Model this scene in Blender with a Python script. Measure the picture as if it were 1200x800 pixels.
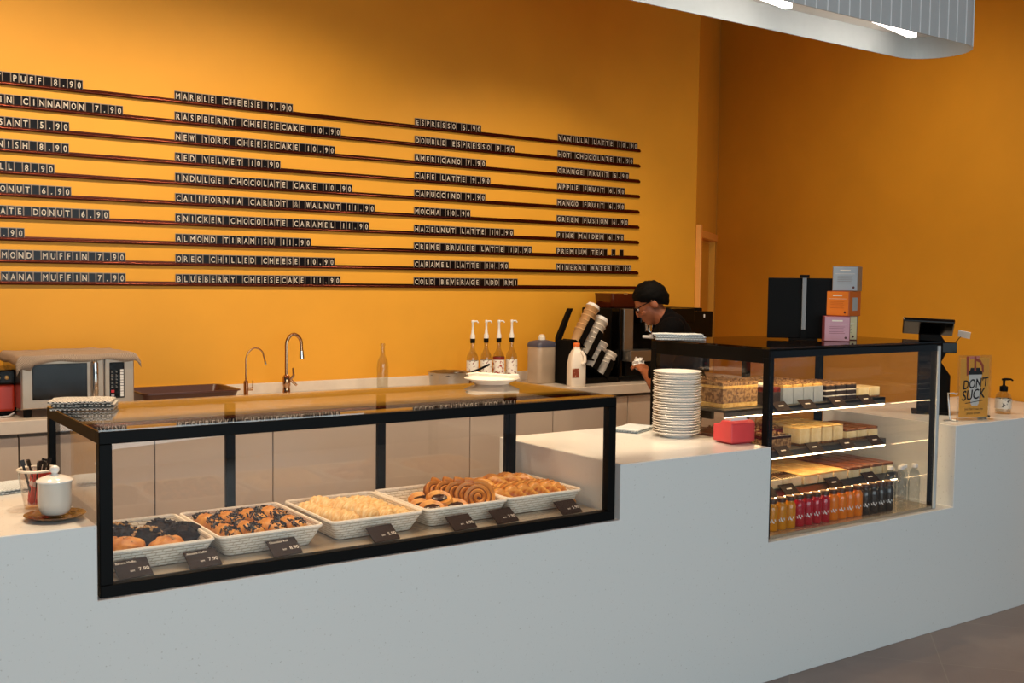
import bpy, math, random
from math import sin, cos, pi, radians as rad
from mathutils import Vector, Matrix, noise
from mathutils import Euler

random.seed(7)
SC = bpy.context.scene
for o in list(bpy.data.objects):
    bpy.data.objects.remove(o)
COL = SC.collection

# ------------------------------------------------------------------ camera
yaw, pitch, roll = rad(34.848), rad(-3.223), rad(0.6956)
fwd = Vector((sin(yaw) * cos(pitch), cos(yaw) * cos(pitch), sin(pitch)))
rt = Vector((cos(yaw), -sin(yaw), 0))
up = rt.cross(fwd)
rt2 = cos(roll) * rt + sin(roll) * up
up2 = -sin(roll) * rt + cos(roll) * up
cam = bpy.data.cameras.new('camera')
camo = bpy.data.objects.new('camera', cam)
COL.objects.link(camo)
m = Matrix((rt2, up2, -fwd)).transposed().to_4x4()
m.translation = Vector((0, -2.73523, 1.54))
camo.matrix_world = m
cam.sensor_width = 36
cam.lens = 1240.5 * 36 / 1200
cam.clip_start = 0.05
SC.camera = camo

# ------------------------------------------------------------------ light
SC.view_settings.view_transform = 'Standard'
SC.view_settings.look = 'None'
SC.view_settings.exposure = 0.0
SC.view_settings.gamma = 1.0
SC.view_settings.use_curve_mapping = False
SC.cycles.transparent_max_bounces = 32
SC.cycles.max_bounces = 10
W = bpy.data.worlds.new('world')
SC.world = W
W.use_nodes = True
W.node_tree.nodes['Background'].inputs[0].default_value = (0.62, 0.78, 0.95, 1)
W.node_tree.nodes['Background'].inputs[1].default_value = 0.12


def area(name, loc, target, sx, sy, power, color):
    l = bpy.data.lights.new(name, 'AREA')
    l.shape = 'RECTANGLE'
    l.size, l.size_y = sx, sy
    l.energy = power
    l.color = color
    o = bpy.data.objects.new(name, l)
    o.location = loc
    o.rotation_euler = (Vector(target) - Vector(loc)).to_track_quat('-Z', 'Y').to_euler()
    COL.objects.link(o)
    return o


def spot(name, loc, target, power, angle, blend, color, r=0.05):
    l = bpy.data.lights.new(name, 'SPOT')
    l.energy = power
    l.spot_size = rad(angle)
    l.spot_blend = blend
    l.color = color
    l.shadow_soft_size = r
    o = bpy.data.objects.new(name, l)
    o.location = loc
    o.rotation_euler = (Vector(target) - Vector(loc)).to_track_quat('-Z', 'Y').to_euler()
    COL.objects.link(o)
    return o


area('shopfront_daylight', (1.3, -5.2, 1.6), (2.8, 0, 0.9), 7.0, 2.8, 172, (0.80, 0.95, 1.0))
WARM = (1.0, 0.80, 0.56)
for lx, pw, an in ((0.3, 120, 138), (1.15, 75, 138), (2.1, 110, 128), (3.7, 120, 112)):
    spot('overhead_spot', (lx, 1.30, 3.45), (lx, 1.80, 0.9), pw, an, 0.7, WARM, 0.035)
for lx, pw in ((0.9, 140), (2.0, 160), (3.2, 90)):
    spot('counter_spot', (lx + 0.2, 0.42, 3.4), (lx, 0.33, 0.9), pw, 62, 0.8, (1.0, 0.74, 0.46), 0.04)
spot('counter_spot', (0.1, -0.5, 3.4), (0.2, 0.0, 0.8), 25, 46, 0.9, (1.0, 0.74, 0.46), 0.04)
spot('counter_spot', (4.85, -0.15, 3.4), (4.8, 0.25, 0.9), 60, 40, 0.9, WARM, 0.04)  # extra spot, added to brighten the poster and the right counter
spot('overhead_spot', (4.3, 0.6, 3.4), (5.2, 1.5, 0.9), 70, 125, 1.0, WARM, 0.05)  # added spot with no fixture, lifts the right wall


# ------------------------------------------------------------------ materials
def hexc(h):
    out = []
    for i in (0, 2, 4):
        s = int(h[i:i + 2], 16) / 255
        out.append(s / 12.92 if s <= 0.04045 else ((s + 0.055) / 1.055) ** 2.4)
    return (*out, 1)


MATS = {}


def mat(name, col, rough=0.5, metal=0.0, var=0.0, scale=20.0, col2=None, bump=0.0, bscale=None,
        coat=0.0, spec=None, emit=None, estr=0.0, stretch=None, sharp=None, trans=0.0):
    if name in MATS:
        return MATS[name]
    mt = bpy.data.materials.new(name)
    mt.use_nodes = True
    nt = mt.node_tree
    b = nt.nodes['Principled BSDF']
    b.inputs['Roughness'].default_value = rough
    b.inputs['Metallic'].default_value = metal
    b.inputs['Coat Weight'].default_value = coat
    b.inputs['Transmission Weight'].default_value = trans
    if spec is not None:
        b.inputs['Specular IOR Level'].default_value = spec
    c1 = hexc(col)
    tc = nt.nodes.new('ShaderNodeTexCoord')
    mp = nt.nodes.new('ShaderNodeMapping')
    nt.links.new(tc.outputs['Object'], mp.inputs[0])
    if stretch:
        mp.inputs['Scale'].default_value = stretch
    nz = nt.nodes.new('ShaderNodeTexNoise')
    nz.inputs['Scale'].default_value = scale
    nz.inputs['Detail'].default_value = 4
    nt.links.new(mp.outputs[0], nz.inputs[0])
    rp = nt.nodes.new('ShaderNodeValToRGB')
    if col2:
        c2 = hexc(col2)
    else:
        v = var if var else 0.04
        c2 = tuple(x * (1 - v) for x in c1[:3]) + (1,)
    lo, hi = sharp if sharp else (0.35, 0.65)
    rp.color_ramp.elements[0].position = lo
    rp.color_ramp.elements[1].position = hi
    rp.color_ramp.elements[0].color = c2
    rp.color_ramp.elements[1].color = c1
    nt.links.new(nz.outputs['Fac'], rp.inputs[0])
    nt.links.new(rp.outputs[0], b.inputs['Base Color'])
    if bump:
        n2 = nt.nodes.new('ShaderNodeTexNoise')
        n2.inputs['Scale'].default_value = bscale or scale * 3
        nt.links.new(mp.outputs[0], n2.inputs[0])
        bp = nt.nodes.new('ShaderNodeBump')
        bp.inputs['Strength'].default_value = bump
        bp.inputs['Distance'].default_value = 0.004
        nt.links.new(n2.outputs['Fac'], bp.inputs['Height'])
        nt.links.new(bp.outputs[0], b.inputs['Normal'])
    if emit:
        b.inputs['Emission Color'].default_value = hexc(emit)
        b.inputs['Emission Strength'].default_value = estr
    MATS[name] = mt
    return mt


def glassmat(name, tint=(1, 1, 1), ior=1.5, rough=0.0):
    if name in MATS:
        return MATS[name]
    mt = bpy.data.materials.new(name)
    mt.use_nodes = True
    nt = mt.node_tree
    nt.nodes.remove(nt.nodes['Principled BSDF'])
    out = nt.nodes['Material Output']
    geo = nt.nodes.new('ShaderNodeNewGeometry')
    mx = nt.nodes.new('ShaderNodeMix')
    mx.inputs[2].default_value = ior
    mx.inputs[3].default_value = 1 / ior
    nt.links.new(geo.outputs['Backfacing'], mx.inputs[0])
    fr = nt.nodes.new('ShaderNodeFresnel')
    nt.links.new(mx.outputs[0], fr.inputs['IOR'])
    tr = nt.nodes.new('ShaderNodeBsdfTransparent')
    tr.inputs[0].default_value = (*tint, 1)
    gl = nt.nodes.new('ShaderNodeBsdfGlossy')
    gl.inputs['Roughness'].default_value = rough
    ms = nt.nodes.new('ShaderNodeMixShader')
    nt.links.new(fr.outputs[0], ms.inputs[0])
    nt.links.new(tr.outputs[0], ms.inputs[1])
    nt.links.new(gl.outputs[0], ms.inputs[2])
    nt.links.new(ms.outputs[0], out.inputs[0])
    MATS[name] = mt
    return mt


def weavemat(name, col, col2, s1, s2):
    mt = bpy.data.materials.new(name)
    mt.use_nodes = True
    nt = mt.node_tree
    b = nt.nodes['Principled BSDF']
    b.inputs['Roughness'].default_value = 0.55
    tc = nt.nodes.new('ShaderNodeTexCoord')
    sep = nt.nodes.new('ShaderNodeSeparateXYZ')
    nt.links.new(tc.outputs['Object'], sep.inputs[0])
    add = nt.nodes.new('ShaderNodeMath')
    nt.links.new(sep.outputs[0], add.inputs[0])
    nt.links.new(sep.outputs[1], add.inputs[1])
    cmb = nt.nodes.new('ShaderNodeCombineXYZ')
    nt.links.new(add.outputs[0], cmb.inputs[0])
    nt.links.new(sep.outputs[2], cmb.inputs[1])
    br = nt.nodes.new('ShaderNodeTexBrick')
    br.inputs['Color1'].default_value = hexc(col)
    br.inputs['Color2'].default_value = hexc(col)
    br.inputs['Mortar'].default_value = hexc(col2)
    br.inputs['Scale'].default_value = 1.0
    br.inputs['Brick Width'].default_value = s1
    br.inputs['Row Height'].default_value = s2
    br.inputs['Mortar Size'].default_value = s2 * 0.14
    br.inputs['Mortar Smooth'].default_value = 0.8
    nt.links.new(cmb.outputs[0], br.inputs['Vector'])
    nt.links.new(br.outputs['Color'], b.inputs['Base Color'])
    bp = nt.nodes.new('ShaderNodeBump')
    bp.invert = True
    bp.inputs['Strength'].default_value = 0.8
    bp.inputs['Distance'].default_value = 0.003
    nt.links.new(br.outputs['Fac'], bp.inputs['Height'])
    nt.links.new(bp.outputs[0], b.inputs['Normal'])
    MATS[name] = mt
    return mt


def tilemat(name):
    mt = bpy.data.materials.new(name)
    mt.use_nodes = True
    nt = mt.node_tree
    b = nt.nodes['Principled BSDF']
    b.inputs['Roughness'].default_value = 0.42
    tc = nt.nodes.new('ShaderNodeTexCoord')
    mp = nt.nodes.new('ShaderNodeMapping')
    mp.inputs['Rotation'].default_value = (0, 0, rad(-40))
    mp.inputs['Location'].default_value = (0.184, 0.297, 0)
    nt.links.new(tc.outputs['Object'], mp.inputs[0])
    br = nt.nodes.new('ShaderNodeTexBrick')
    br.offset = 0.0
    br.inputs['Color1'].default_value = hexc('978880')
    br.inputs['Color2'].default_value = hexc('9b8c83')
    br.inputs['Mortar'].default_value = hexc('a89a8c')
    br.inputs['Scale'].default_value = 1
    br.inputs['Brick Width'].default_value = 0.6
    br.inputs['Row Height'].default_value = 0.6
    br.inputs['Mortar Size'].default_value = 0.0025
    nt.links.new(mp.outputs[0], br.inputs['Vector'])
    nz = nt.nodes.new('ShaderNodeTexNoise')
    nz.inputs['Scale'].default_value = 3
    nz.inputs['Detail'].default_value = 8
    nz.inputs['Distortion'].default_value = 1.5
    nt.links.new(tc.outputs['Object'], nz.inputs[0])
    mix = nt.nodes.new('ShaderNodeMix')
    mix.data_type = 'RGBA'
    mix.blend_type = 'MULTIPLY'
    mix.inputs[0].default_value = 0.35
    nt.links.new(br.outputs['Color'], mix.inputs[6])
    nt.links.new(nz.outputs['Fac'], mix.inputs[7])
    nt.links.new(mix.outputs[2], b.inputs['Base Color'])
    return mt


def stripemat(name, col, col2, width, axis=0, rough=0.8):
    """checked / striped cloth"""
    mt = bpy.data.materials.new(name)
    mt.use_nodes = True
    nt = mt.node_tree
    b = nt.nodes['Principled BSDF']
    b.inputs['Roughness'].default_value = rough
    tc = nt.nodes.new('ShaderNodeTexCoord')
    w1 = nt.nodes.new('ShaderNodeTexChecker')
    w1.inputs['Scale'].default_value = 1 / width
    w1.inputs['Color1'].default_value = hexc(col)
    w1.inputs['Color2'].default_value = hexc(col2)
    nt.links.new(tc.outputs['Object'], w1.inputs[0])
    nt.links.new(w1.outputs[0], b.inputs['Base Color'])
    nz = nt.nodes.new('ShaderNodeTexNoise')
    nz.inputs['Scale'].default_value = 150
    bp = nt.nodes.new('ShaderNodeBump')
    bp.inputs['Strength'].default_value = 0.4
    bp.inputs['Distance'].default_value = 0.003
    nt.links.new(nz.outputs[0], bp.inputs['Height'])
    nt.links.new(bp.outputs[0], b.inputs['Normal'])
    return mt


M_wall = mat('orange wall paint', 'e09f28', 0.6, var=0.05, scale=3)
M_doorp = mat('orange door paint', 'e89c2c', 0.4, var=0.05, scale=6)
M_ceil = mat('ceiling bounce tint', 'd8761c', 0.8)  # unseen ceiling, orange made up to redden the bounce on the upper wall
M_floor = tilemat('grey brown floor tile')
M_quartz = mat('white speckled quartz', 'dfe0dd', 0.22, scale=110, col2='c3c1bb', sharp=(0.27, 0.36))
M_cab = mat('beige laminate', 'cdbcaa', 0.45, var=0.03, scale=5)
M_bwork = mat('cream worktop', 'd9cdbd', 0.2, var=0.04, scale=30)
M_black = mat('black powder coat', '060606', 0.5, spec=.12)
M_blackm = mat('black matte plastic', '070707', 0.6, spec=.12)
M_blackg = mat('black gloss plastic', '050506', 0.2, spec=.2)
M_dark = mat('dark rubber', '100f0f', 0.7, spec=.15)
M_steel = mat('brushed steel', 'b8b2aa', 0.28, 1.0, var=0.12, scale=8, stretch=(1, 40, 40))
M_steeld = mat('satin steel deck', 'c4b49c', 0.25, 0.55, var=0.1, scale=10, stretch=(1, 30, 30))
M_chrome = mat('chrome', 'd8d4ce', 0.08, 1.0)
M_alu = mat('aluminium strip', 'c8cacc', 0.3, 1.0)
M_rail = mat('copper brown rail', '5e2c20', 0.26, 1.0, var=0.1, scale=5)
M_glass = glassmat('clear glass pane')
M_glassf = glassmat('clear fridge glass', (0.97, 0.97, 0.97))
M_bglass = glassmat('bottle glass', (0.93, 0.92, 0.88), 1.6)
M_acryl = glassmat('clear acrylic', (0.97, 0.98, 0.98), 1.49)
M_water = glassmat('water bottle plastic', (0.82, 0.84, 0.85), 1.5)
M_white = mat('white ceramic', 'efeae2', 0.15, var=0.02)
M_ceram = mat('pale grey ceramic', 'd8cdbe', 0.2)
M_cream = mat('cream plastic', 'eee3d0', 0.4)
M_wplast = mat('white plastic', 'e8e6e2', 0.35)
M_wick = weavemat('white woven plastic', 'f4ecdc', 'b89f7a', 0.028, 0.0085)
M_wickr = mat('white plastic cord', 'f6eedf', 0.45, var=0.08, scale=120, bump=0.5)
M_tilek = mat('black letter tile', '0c0605', 0.25, spec=.25)
M_tilee = mat('tinted tile edge', '8d7c6c', 0.3)
M_letter = mat('cream letter ink', 'f0e4d2', 0.5, emit=None)
M_tagk = mat('dark brown price card', '2c1f1a', 0.6, spec=.1)
M_tagw = mat('cream chalk print', 'e9dfd0', 0.6)


# ------------------------------------------------------------------ mesh builder
class MB:
    def __init__(self):
        self.v, self.f, self.mi, self.sm = [], [], [], []

    def add(self, vs, fs, mi=0, sm=False, xf=None):
        n = len(self.v)
        for p in vs:
            p = Vector(p)
            self.v.append(xf @ p if xf is not None else p)
        for q in fs:
            self.f.append([n + i for i in q])
            self.mi.append(mi)
            self.sm.append(sm)
        return self

    def box(self, c, s, mi=0, rot=None, xf=None):
        x, y, z = s[0] / 2, s[1] / 2, s[2] / 2
        vs = [Vector((a * x, b * y, d * z)) for d in (-1, 1) for b in (-1, 1) for a in (-1, 1)]
        R = Euler(rot).to_matrix() if rot else None
        vs = [(R @ p if R else p) + Vector(c) for p in vs]
        return self.add(vs, [(0, 2, 3, 1), (4, 5, 7, 6), (0, 1, 5, 4), (2, 6, 7, 3), (0, 4, 6, 2), (1, 3, 7, 5)], mi, False, xf)

    def bx(self, x0, x1, y0, y1, z0, z1, mi=0):
        return self.box(((x0 + x1) / 2, (y0 + y1) / 2, (z0 + z1) / 2), (x1 - x0, y1 - y0, z1 - z0), mi)

    def prism(self, poly, h0, h1, mi=0, axis='z', sm=False, xf=None):
        """poly of 2D pts; axis z: (x,y)+z; axis y: (x,z) extruded y; axis x: (y,z) extruded along x"""
        n = len(poly)
        f3 = {'z': lambda a, b, h: (a, b, h), 'y': lambda a, b, h: (a, h, b), 'x': lambda a, b, h: (h, a, b)}[axis]
        ar = sum(poly[i][0] * poly[(i + 1) % n][1] - poly[(i + 1) % n][0] * poly[i][1] for i in range(n))
        p = list(poly) if ar > 0 else list(poly)[::-1]
        vs = [f3(a, b, h0) for a, b in p] + [f3(a, b, h1) for a, b in p]
        fs = [tuple(range(n))[::-1], tuple(range(n, 2 * n))]
        fs += [(i, (i + 1) % n, n + (i + 1) % n, n + i) for i in range(n)]
        if axis == 'y':
            fs = [q[::-1] for q in fs]
        k = len(self.f)
        self.add(vs, fs, mi, sm, xf)
        self.sm[k] = self.sm[k + 1] = False
        return self

    def lathe(self, prof, seg=24, c=(0, 0, 0), mi=0, sm=True, xf=None, close=True):
        vs, fs = [], []
        for r, z in prof:
            for i in range(seg):
                a = 2 * pi * i / seg
                vs.append((c[0] + r * cos(a), c[1] + r * sin(a), c[2] + z))
        for j in range(len(prof) - 1):
            for i in range(seg):
                k = (i + 1) % seg
                fs.append((j * seg + i, j * seg + k, (j + 1) * seg + k, (j + 1) * seg + i))
        if close:
            fs.append(tuple(range(seg))[::-1])
            n = (len(prof) - 1) * seg
            fs.append(tuple(range(n, n + seg)))
        return self.add(vs, fs, mi, sm, xf)

    def tube(self, pts, r, seg=8, mi=0, sm=True, xf=None, square=False, flat=1.0, spin=0.0):
        pts = [Vector(p) for p in pts]
        n = len(pts)
        rs = r if isinstance(r, (list, tuple)) else [r] * n
        vs, fs = [], []
        prev = None
        for i, p in enumerate(pts):
            t = (pts[min(i + 1, n - 1)] - pts[max(i - 1, 0)]).normalized()
            if prev is None:
                a = Vector((0, 0, 1)) if abs(t.z) < 0.9 else Vector((1, 0, 0))
                u = a.cross(t).normalized()
            else:
                u = (prev - t * prev.dot(t)).normalized()
            prev = u
            w = t.cross(u)
            for k in range(seg):
                an = 2 * pi * k / seg + (pi / 4 if square else 0) + spin * i
                vs.append(p + (u * cos(an) + w * sin(an) * flat) * rs[i])
        for i in range(n - 1):
            for k in range(seg):
                l = (k + 1) % seg
                fs.append((i * seg + k, i * seg + l, (i + 1) * seg + l, (i + 1) * seg + k))
        fs.append(tuple(range(seg))[::-1])
        fs.append(tuple(range((n - 1) * seg, n * seg)))
        return self.add(vs, fs, mi, sm, xf)

    def blob(self, c, r, mi=0, amp=0.0, freq=3.0, seed=0, nu=20, nv=12, xf=None, flatten=None):
        vs, fs = [], []
        for j in range(nv + 1):
            th = pi * j / nv
            for i in range(nu):
                ph = 2 * pi * i / nu
                d = Vector((sin(th) * cos(ph), sin(th) * sin(ph), -cos(th)))
                s = 1 + (amp * noise.noise(d * freq + Vector((seed * 7.1, seed * 3.3, seed))) if amp else 0)
                p = Vector((d.x * r[0] * s, d.y * r[1] * s, d.z * r[2] * s))
                if flatten is not None:
                    p.z = max(p.z, -flatten)
                vs.append(p + Vector(c))
        for j in range(nv):
            for i in range(nu):
                k = (i + 1) % nu
                fs.append((j * nu + i, j * nu + k, (j + 1) * nu + k, (j + 1) * nu + i))
        return self.add(vs, fs, mi, True, xf)

    def text(self, s, size, xf, mi=0, sx=1.0, shear=0.0, align='LEFT', depth=0.0):
        vs, fs = glyphs(s)
        if not vs:
            return self
        x0 = min(p[0] for p in vs)
        x1 = max(p[0] for p in vs)
        dx = {'LEFT': -x0, 'CENTER': -(x0 + x1) / 2, 'RIGHT': -x1}[align]
        return self.add([((p[0] + dx) * size * sx + p[1] * size * shear, p[1] * size, depth) for p in vs], fs, mi, False, xf)

    def obj(self, name, mats, parent=None, loc=None, rotz=0.0, bevel=0.0, seg=2, subsurf=0, remesh=0.0, smooth=0):
        me = bpy.data.meshes.new(name)
        me.from_pydata([tuple(p) for p in self.v], [], self.f)
        for q in (mats if isinstance(mats, (list, tuple)) else [mats]):
            me.materials.append(q)
        me.polygons.foreach_set('material_index', self.mi)
        me.polygons.foreach_set('use_smooth', self.sm)
        me.update()
        if any(self.sm):
            me.set_sharp_from_angle(angle=rad(50))
        o = bpy.data.objects.new(name, me)
        COL.objects.link(o)
        if parent:
            o.parent = parent
        if loc is not None:
            o.location = loc
        if rotz:
            o.rotation_euler = (0, 0, rotz)
        if bevel:
            b = o.modifiers.new('bevel', 'BEVEL')
            b.width = bevel
            b.segments = seg
            b.limit_method = 'ANGLE'
            b.angle_limit = rad(40)
        if remesh:
            b = o.modifiers.new('remesh', 'REMESH')
            b.mode = 'VOXEL'
            b.voxel_size = remesh
            b.use_smooth_shade = True
        if smooth:
            b = o.modifiers.new('smooth', 'SMOOTH')
            b.iterations = smooth
            b.factor = 0.5
        if subsurf:
            b = o.modifiers.new('sub', 'SUBSURF')
            b.levels = b.render_levels = subsurf
        return o


GL = {}


def glyphs(s):
    if s in GL:
        return GL[s]
    cu = bpy.data.curves.new('t', 'FONT')
    cu.body = s
    cu.size = 1.0
    cu.resolution_u = 3
    o = bpy.data.objects.new('t', cu)
    COL.objects.link(o)
    dg = bpy.context.evaluated_depsgraph_get()
    dg.update()
    oe = o.evaluated_get(dg)
    me = oe.to_mesh()
    vs = [tuple(v.co) for v in me.vertices]
    fs = [tuple(p.vertices) for p in me.polygons]
    oe.to_mesh_clear()
    bpy.data.objects.remove(o)
    bpy.data.curves.remove(cu)
    GL[s] = (vs, fs)
    return GL[s]


def tag(o, label, cat, group=None):
    o['label'] = label
    o['category'] = cat
    if group:
        o['group'] = group
    return o


def thing(name, label, cat, loc=(0, 0, 0), rotz=0.0, group=None):
    o = bpy.data.objects.new(name, None)
    o.empty_display_size = 0.05
    o.location = loc
    o.rotation_euler = (0, 0, rotz)
    COL.objects.link(o)
    return tag(o, label, cat, group)


def struct(o):
    o['kind'] = 'structure'
    return o


def dup(src, loc, rotz=None, label=None, group=None, rot=None):
    def rec(s, par):
        c = s.copy()
        COL.objects.link(c)
        if par:
            c.parent = par
        for ch in [x for x in KIDS(s)]:
            rec(ch, c)
        return c
    r = rec(src, None)
    r.location = loc
    if rot is not None:
        r.rotation_euler = rot
    elif rotz is not None:
        r.rotation_euler = (0, 0, rotz)
    if label:
        r['label'] = label
    if group:
        r['group'] = group
    return r


def KIDS(o):
    return list(o.children)


def T(x, y, z, rx=0, ry=0, rz=0):
    return Matrix.Translation((x, y, z)) @ Euler((rx, ry, rz)).to_matrix().to_4x4()


# ================================================================== SETTING
XR = 5.50          # right end of the counter front
YB = 2.73          # menu wall
ZC = 3.8
struct(MB().bx(-3, 6.8, -6, 3.9, -0.1, 0).obj('floor', M_floor))
struct(MB().bx(-3, 6.8, -3.2, 3.9, ZC, ZC + 0.1).obj('ceiling', M_ceil))
struct(MB().bx(-3, 5.385, YB, YB + 0.3, 0, ZC).obj('wall_back', M_wall))
# short oblique wall with a door, then the right wall
DA = rad(36)
w = MB()
w.bx(0, .03, 0, .15, 0, ZC)
w.bx(.03, .99, 0, .15, 1.93, ZC)
w.bx(.95, .99, 0, .15, 0, 1.93)
struct(w.obj('wall_oblique', M_wall, None, (5.385, 2.73, 0), DA))
struct(MB().prism([(6.19, 3.32), (5.443, -.30), (5.7, -.30), (6.45, 3.32)], 0, ZC).obj('wall_right', M_wall))
d = MB().bx(.10, .945, .05, .09, 0, 1.88).obj('door_1', M_doorp, None, (5.385, 2.73, 0), DA)
struct(d)
MB().bx(.035, .095, -.035, .09, 0, 1.965).bx(.095, .985, -.012, .05, 1.88, 1.935).obj('door_frame', mat('pale orange trim', 'f5a94a', 0.4), d, bevel=0.003)
MB().bx(.30, .93, .044, .052, .02, 1.86).obj('door_panel', M_wall, d, bevel=.002, seg=1)

# ================================================================== COUNTER (front)
prof = [(-1.6, 0), (XR, 0), (XR, .92), (4.34, .92), (4.34, .55), (3.12, .55), (3.12, .92), (2.365, .92), (2.365, .728),
        (.648, .728), (.648, .92), (-1.6, .92)]
c = thing('service_counter', 'long white speckled stone serving counter stepping around both glass cabinets', 'counter')
b = MB()
for x0, x1, z1 in ((-1.6, .648, .92), (.648, 2.365, .728), (2.365, 3.12, .92), (3.12, 4.34, .55), (4.34, XR, .92)):
    pass
b.prism(prof, 0, .74, axis='y')
for p_ in b.v:
    if p_.x > 5.4 and p_.y > .5:
        p_.x += .150
b.obj('counter_body', M_quartz, c, bevel=0.002, seg=1)

# ================================================================== BACK COUNTER
bw = thing('back_worktop', 'cream worktop running along the orange wall under the microwave', 'worktop', (0, 0, 0))
MB().bx(.26, 5.38, 2.17, YB - .001, .862, .92).obj('worktop_slab', M_bwork, bw, bevel=0.003)
MB().bx(.26, 5.38, 2.712, YB - .001, .92, .977).obj('backsplash', M_bwork, bw, bevel=0.002)
cabn = ['beige cabinet door at the left frame edge behind the mug', 'beige cabinet seen behind the first basket of dark muffins',
        'beige cabinet seen behind the basket of chocolate topped rolls', 'beige cabinet seen behind the pale twists basket',
        'beige cabinet seen behind the basket of cinnamon swirls', 'beige cabinet seen behind the croissants',
        'greyish beige cabinet just right of the long glass case', 'beige cabinet behind the stacked plates', 'beige cabinet at the far right end of the back run']
cab0 = None
for i in range(9):
    x = .2717 + .5763 * i
    if cab0 is None:
        cab0 = thing('base_cabinet', cabn[0], 'cabinet', (x, 2.19, 0), 0, 'base cabinets under the back worktop')
        MB().bx(.002, .5743, .021, .53, .1, .86).obj('cabinet_body', mat('cabinet carcass', '6b5b4c', 0.6), cab0)
        MB().bx(.003, .5733, 0, .02, .1, .845).obj('cabinet_door', M_cab, cab0, bevel=0.0015, seg=1)
        MB().bx(.002, .5743, .06, .08, 0, .1).obj('plinth', mat('plinth', '4a4038', 0.6), cab0)
    else:
        dup(cab0, (x, 2.19, 0), label=cabn[i])

# ================================================================== MENU BOARD
RZ = lambda k: 2.440 - .1033 * k
cols = {
    1: ["Y PUFF 8.90", "IN CINNAMON 7.90", "SANT 5.90", "NISH 8.90", "LL 8.90", "ONUT 6.90", "ATE DONUT 6.90", ".90",
        "MOND MUFFIN 7.90", "NANA MUFFIN 7.90"],
    2: ["MARBLE CHEESE 9.90", "RASPBERRY CHEESECAKE 10.90", "NEW YORK CHEESECAKE 10.90", "RED VELVET 10.90",
        "INDULGE CHOCOLATE CAKE 10.90", "CALIFORNIA CARROT & WALNUT 11.90", "SNICKER CHOCOLATE CARAMEL 11.90",
        "ALMOND TIRAMISU 11.90", "OREO CHILLED CHEESE 10.90", "BLUEBERRY CHEESECAKE 11.90"],
    3: ["ESPRESSO 5.90", "DOUBLE ESPRESSO 9.90", "AMERICANO 7.90", "CAFE LATTE 9.90", "CAPUCCINO 9.90", "MOCHA 10.90",
        "HAZELNUT LATTE 10.90", "CREME BRULEE LATTE 10.90", "CARAMEL LATTE 10.90", "COLD BEVERAGE ADD RM1"],
    4: ["VANILLA LATTE 10.90", "HOT CHOCOLATE 9.90", "ORANGE FRUIT 6.90", "APPLE FRUIT 6.90", "MANGO FRUIT 6.90",
        "GREEN FUSION 6.90", "PINK MAIDEN 6.90", "PREMIUM TEA ~.~ ", "MINERAL WATER 2.90"]}
end1 = [1.248, 1.436, 1.184, 1.181, 1.115, 1.189, 1.367, .978, 1.442, 1.442]
start = {2: 1.690, 3: 3.090, 4: 4.140}
PITCH = .0357
for k in range(10):
    z = RZ(k)
    r = MB()
    r.tube([(.2, -.0085, z - .0055), (4.84, -.0085, z - .0055)], .0075, 12)
    r.bx(.2, 4.84, -.008, 0, z - .012, z - .002).bx(.2, 4.84, -.012, -.009, z - .002, z + .004).bx(.2, 4.84, -.003, 0, z - .002, z + .010)
    nth = ['topmost', 'second', 'third', 'fourth', 'fifth', 'sixth', 'seventh', 'eighth', 'ninth', 'lowest'][k]
    tag(r.obj('menu_rail', M_rail, None, (0, YB - .0005, 0)), '%s copper brown menu rail from the top on the orange wall' % nth, 'rail', 'menu rails')
TILE = {}


def tile_mesh(ch):
    b = MB()
    b.bx(.0004, PITCH - .0004, -.0022, 0, 0, .052, 1)
    b.bx(.0028, PITCH - .0028, -.0034, -.0020, .004, .0485, 0)
    if ch != ' ':
        vs, fs = glyphs(ch)
        x0 = min(p[0] for p in vs)
        x1 = max(p[0] for p in vs)
        y1 = .72
        H = .030
        w0 = (x1 - x0)
        sc = min(H / y1 * .82, .0205 / w0)
        xf = T(PITCH / 2, -.0038, .0115, pi / 2)
        th = .0005
        for dx, dz in ((0, 0), (th, 0), (-th, 0), (0, th), (0, -th)):
            b.add([((p[0] - (x0 + x1) / 2) * sc + dx, p[1] * H / y1 + dz, abs(dx) * .02 + abs(dz) * .04) for p in vs], fs, 2, False, xf)
    return b


for cidx, rows in cols.items():
    for k, s in enumerate(rows):
        n = len(s)
        x = end1[k] - n * PITCH if cidx == 1 else start[cidx]
        vis = s.replace('~', ' ').strip()
        place = {1: 'left', 2: 'second', 3: 'third', 4: 'right'}[cidx]
        t = thing('menu_strip', 'strip of black letter tiles reading %s, %s column' % (vis, place), 'menu sign',
                  (x, YB - .0040, RZ(k) - .0019), 0, 'letter tile menu strips')
        for i, ch in enumerate(s):
            if ch == '~':
                continue
            if ch not in TILE:
                TILE[ch] = tile_mesh(ch).obj('letter_tile', [M_tilek, M_tilee, M_letter], t, (i * PITCH, 0, 0))
            else:
                q = TILE[ch].copy()
                COL.objects.link(q)
                q.parent = t
                q.location = (i * PITCH, random.uniform(0, .0003), 0)

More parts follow.
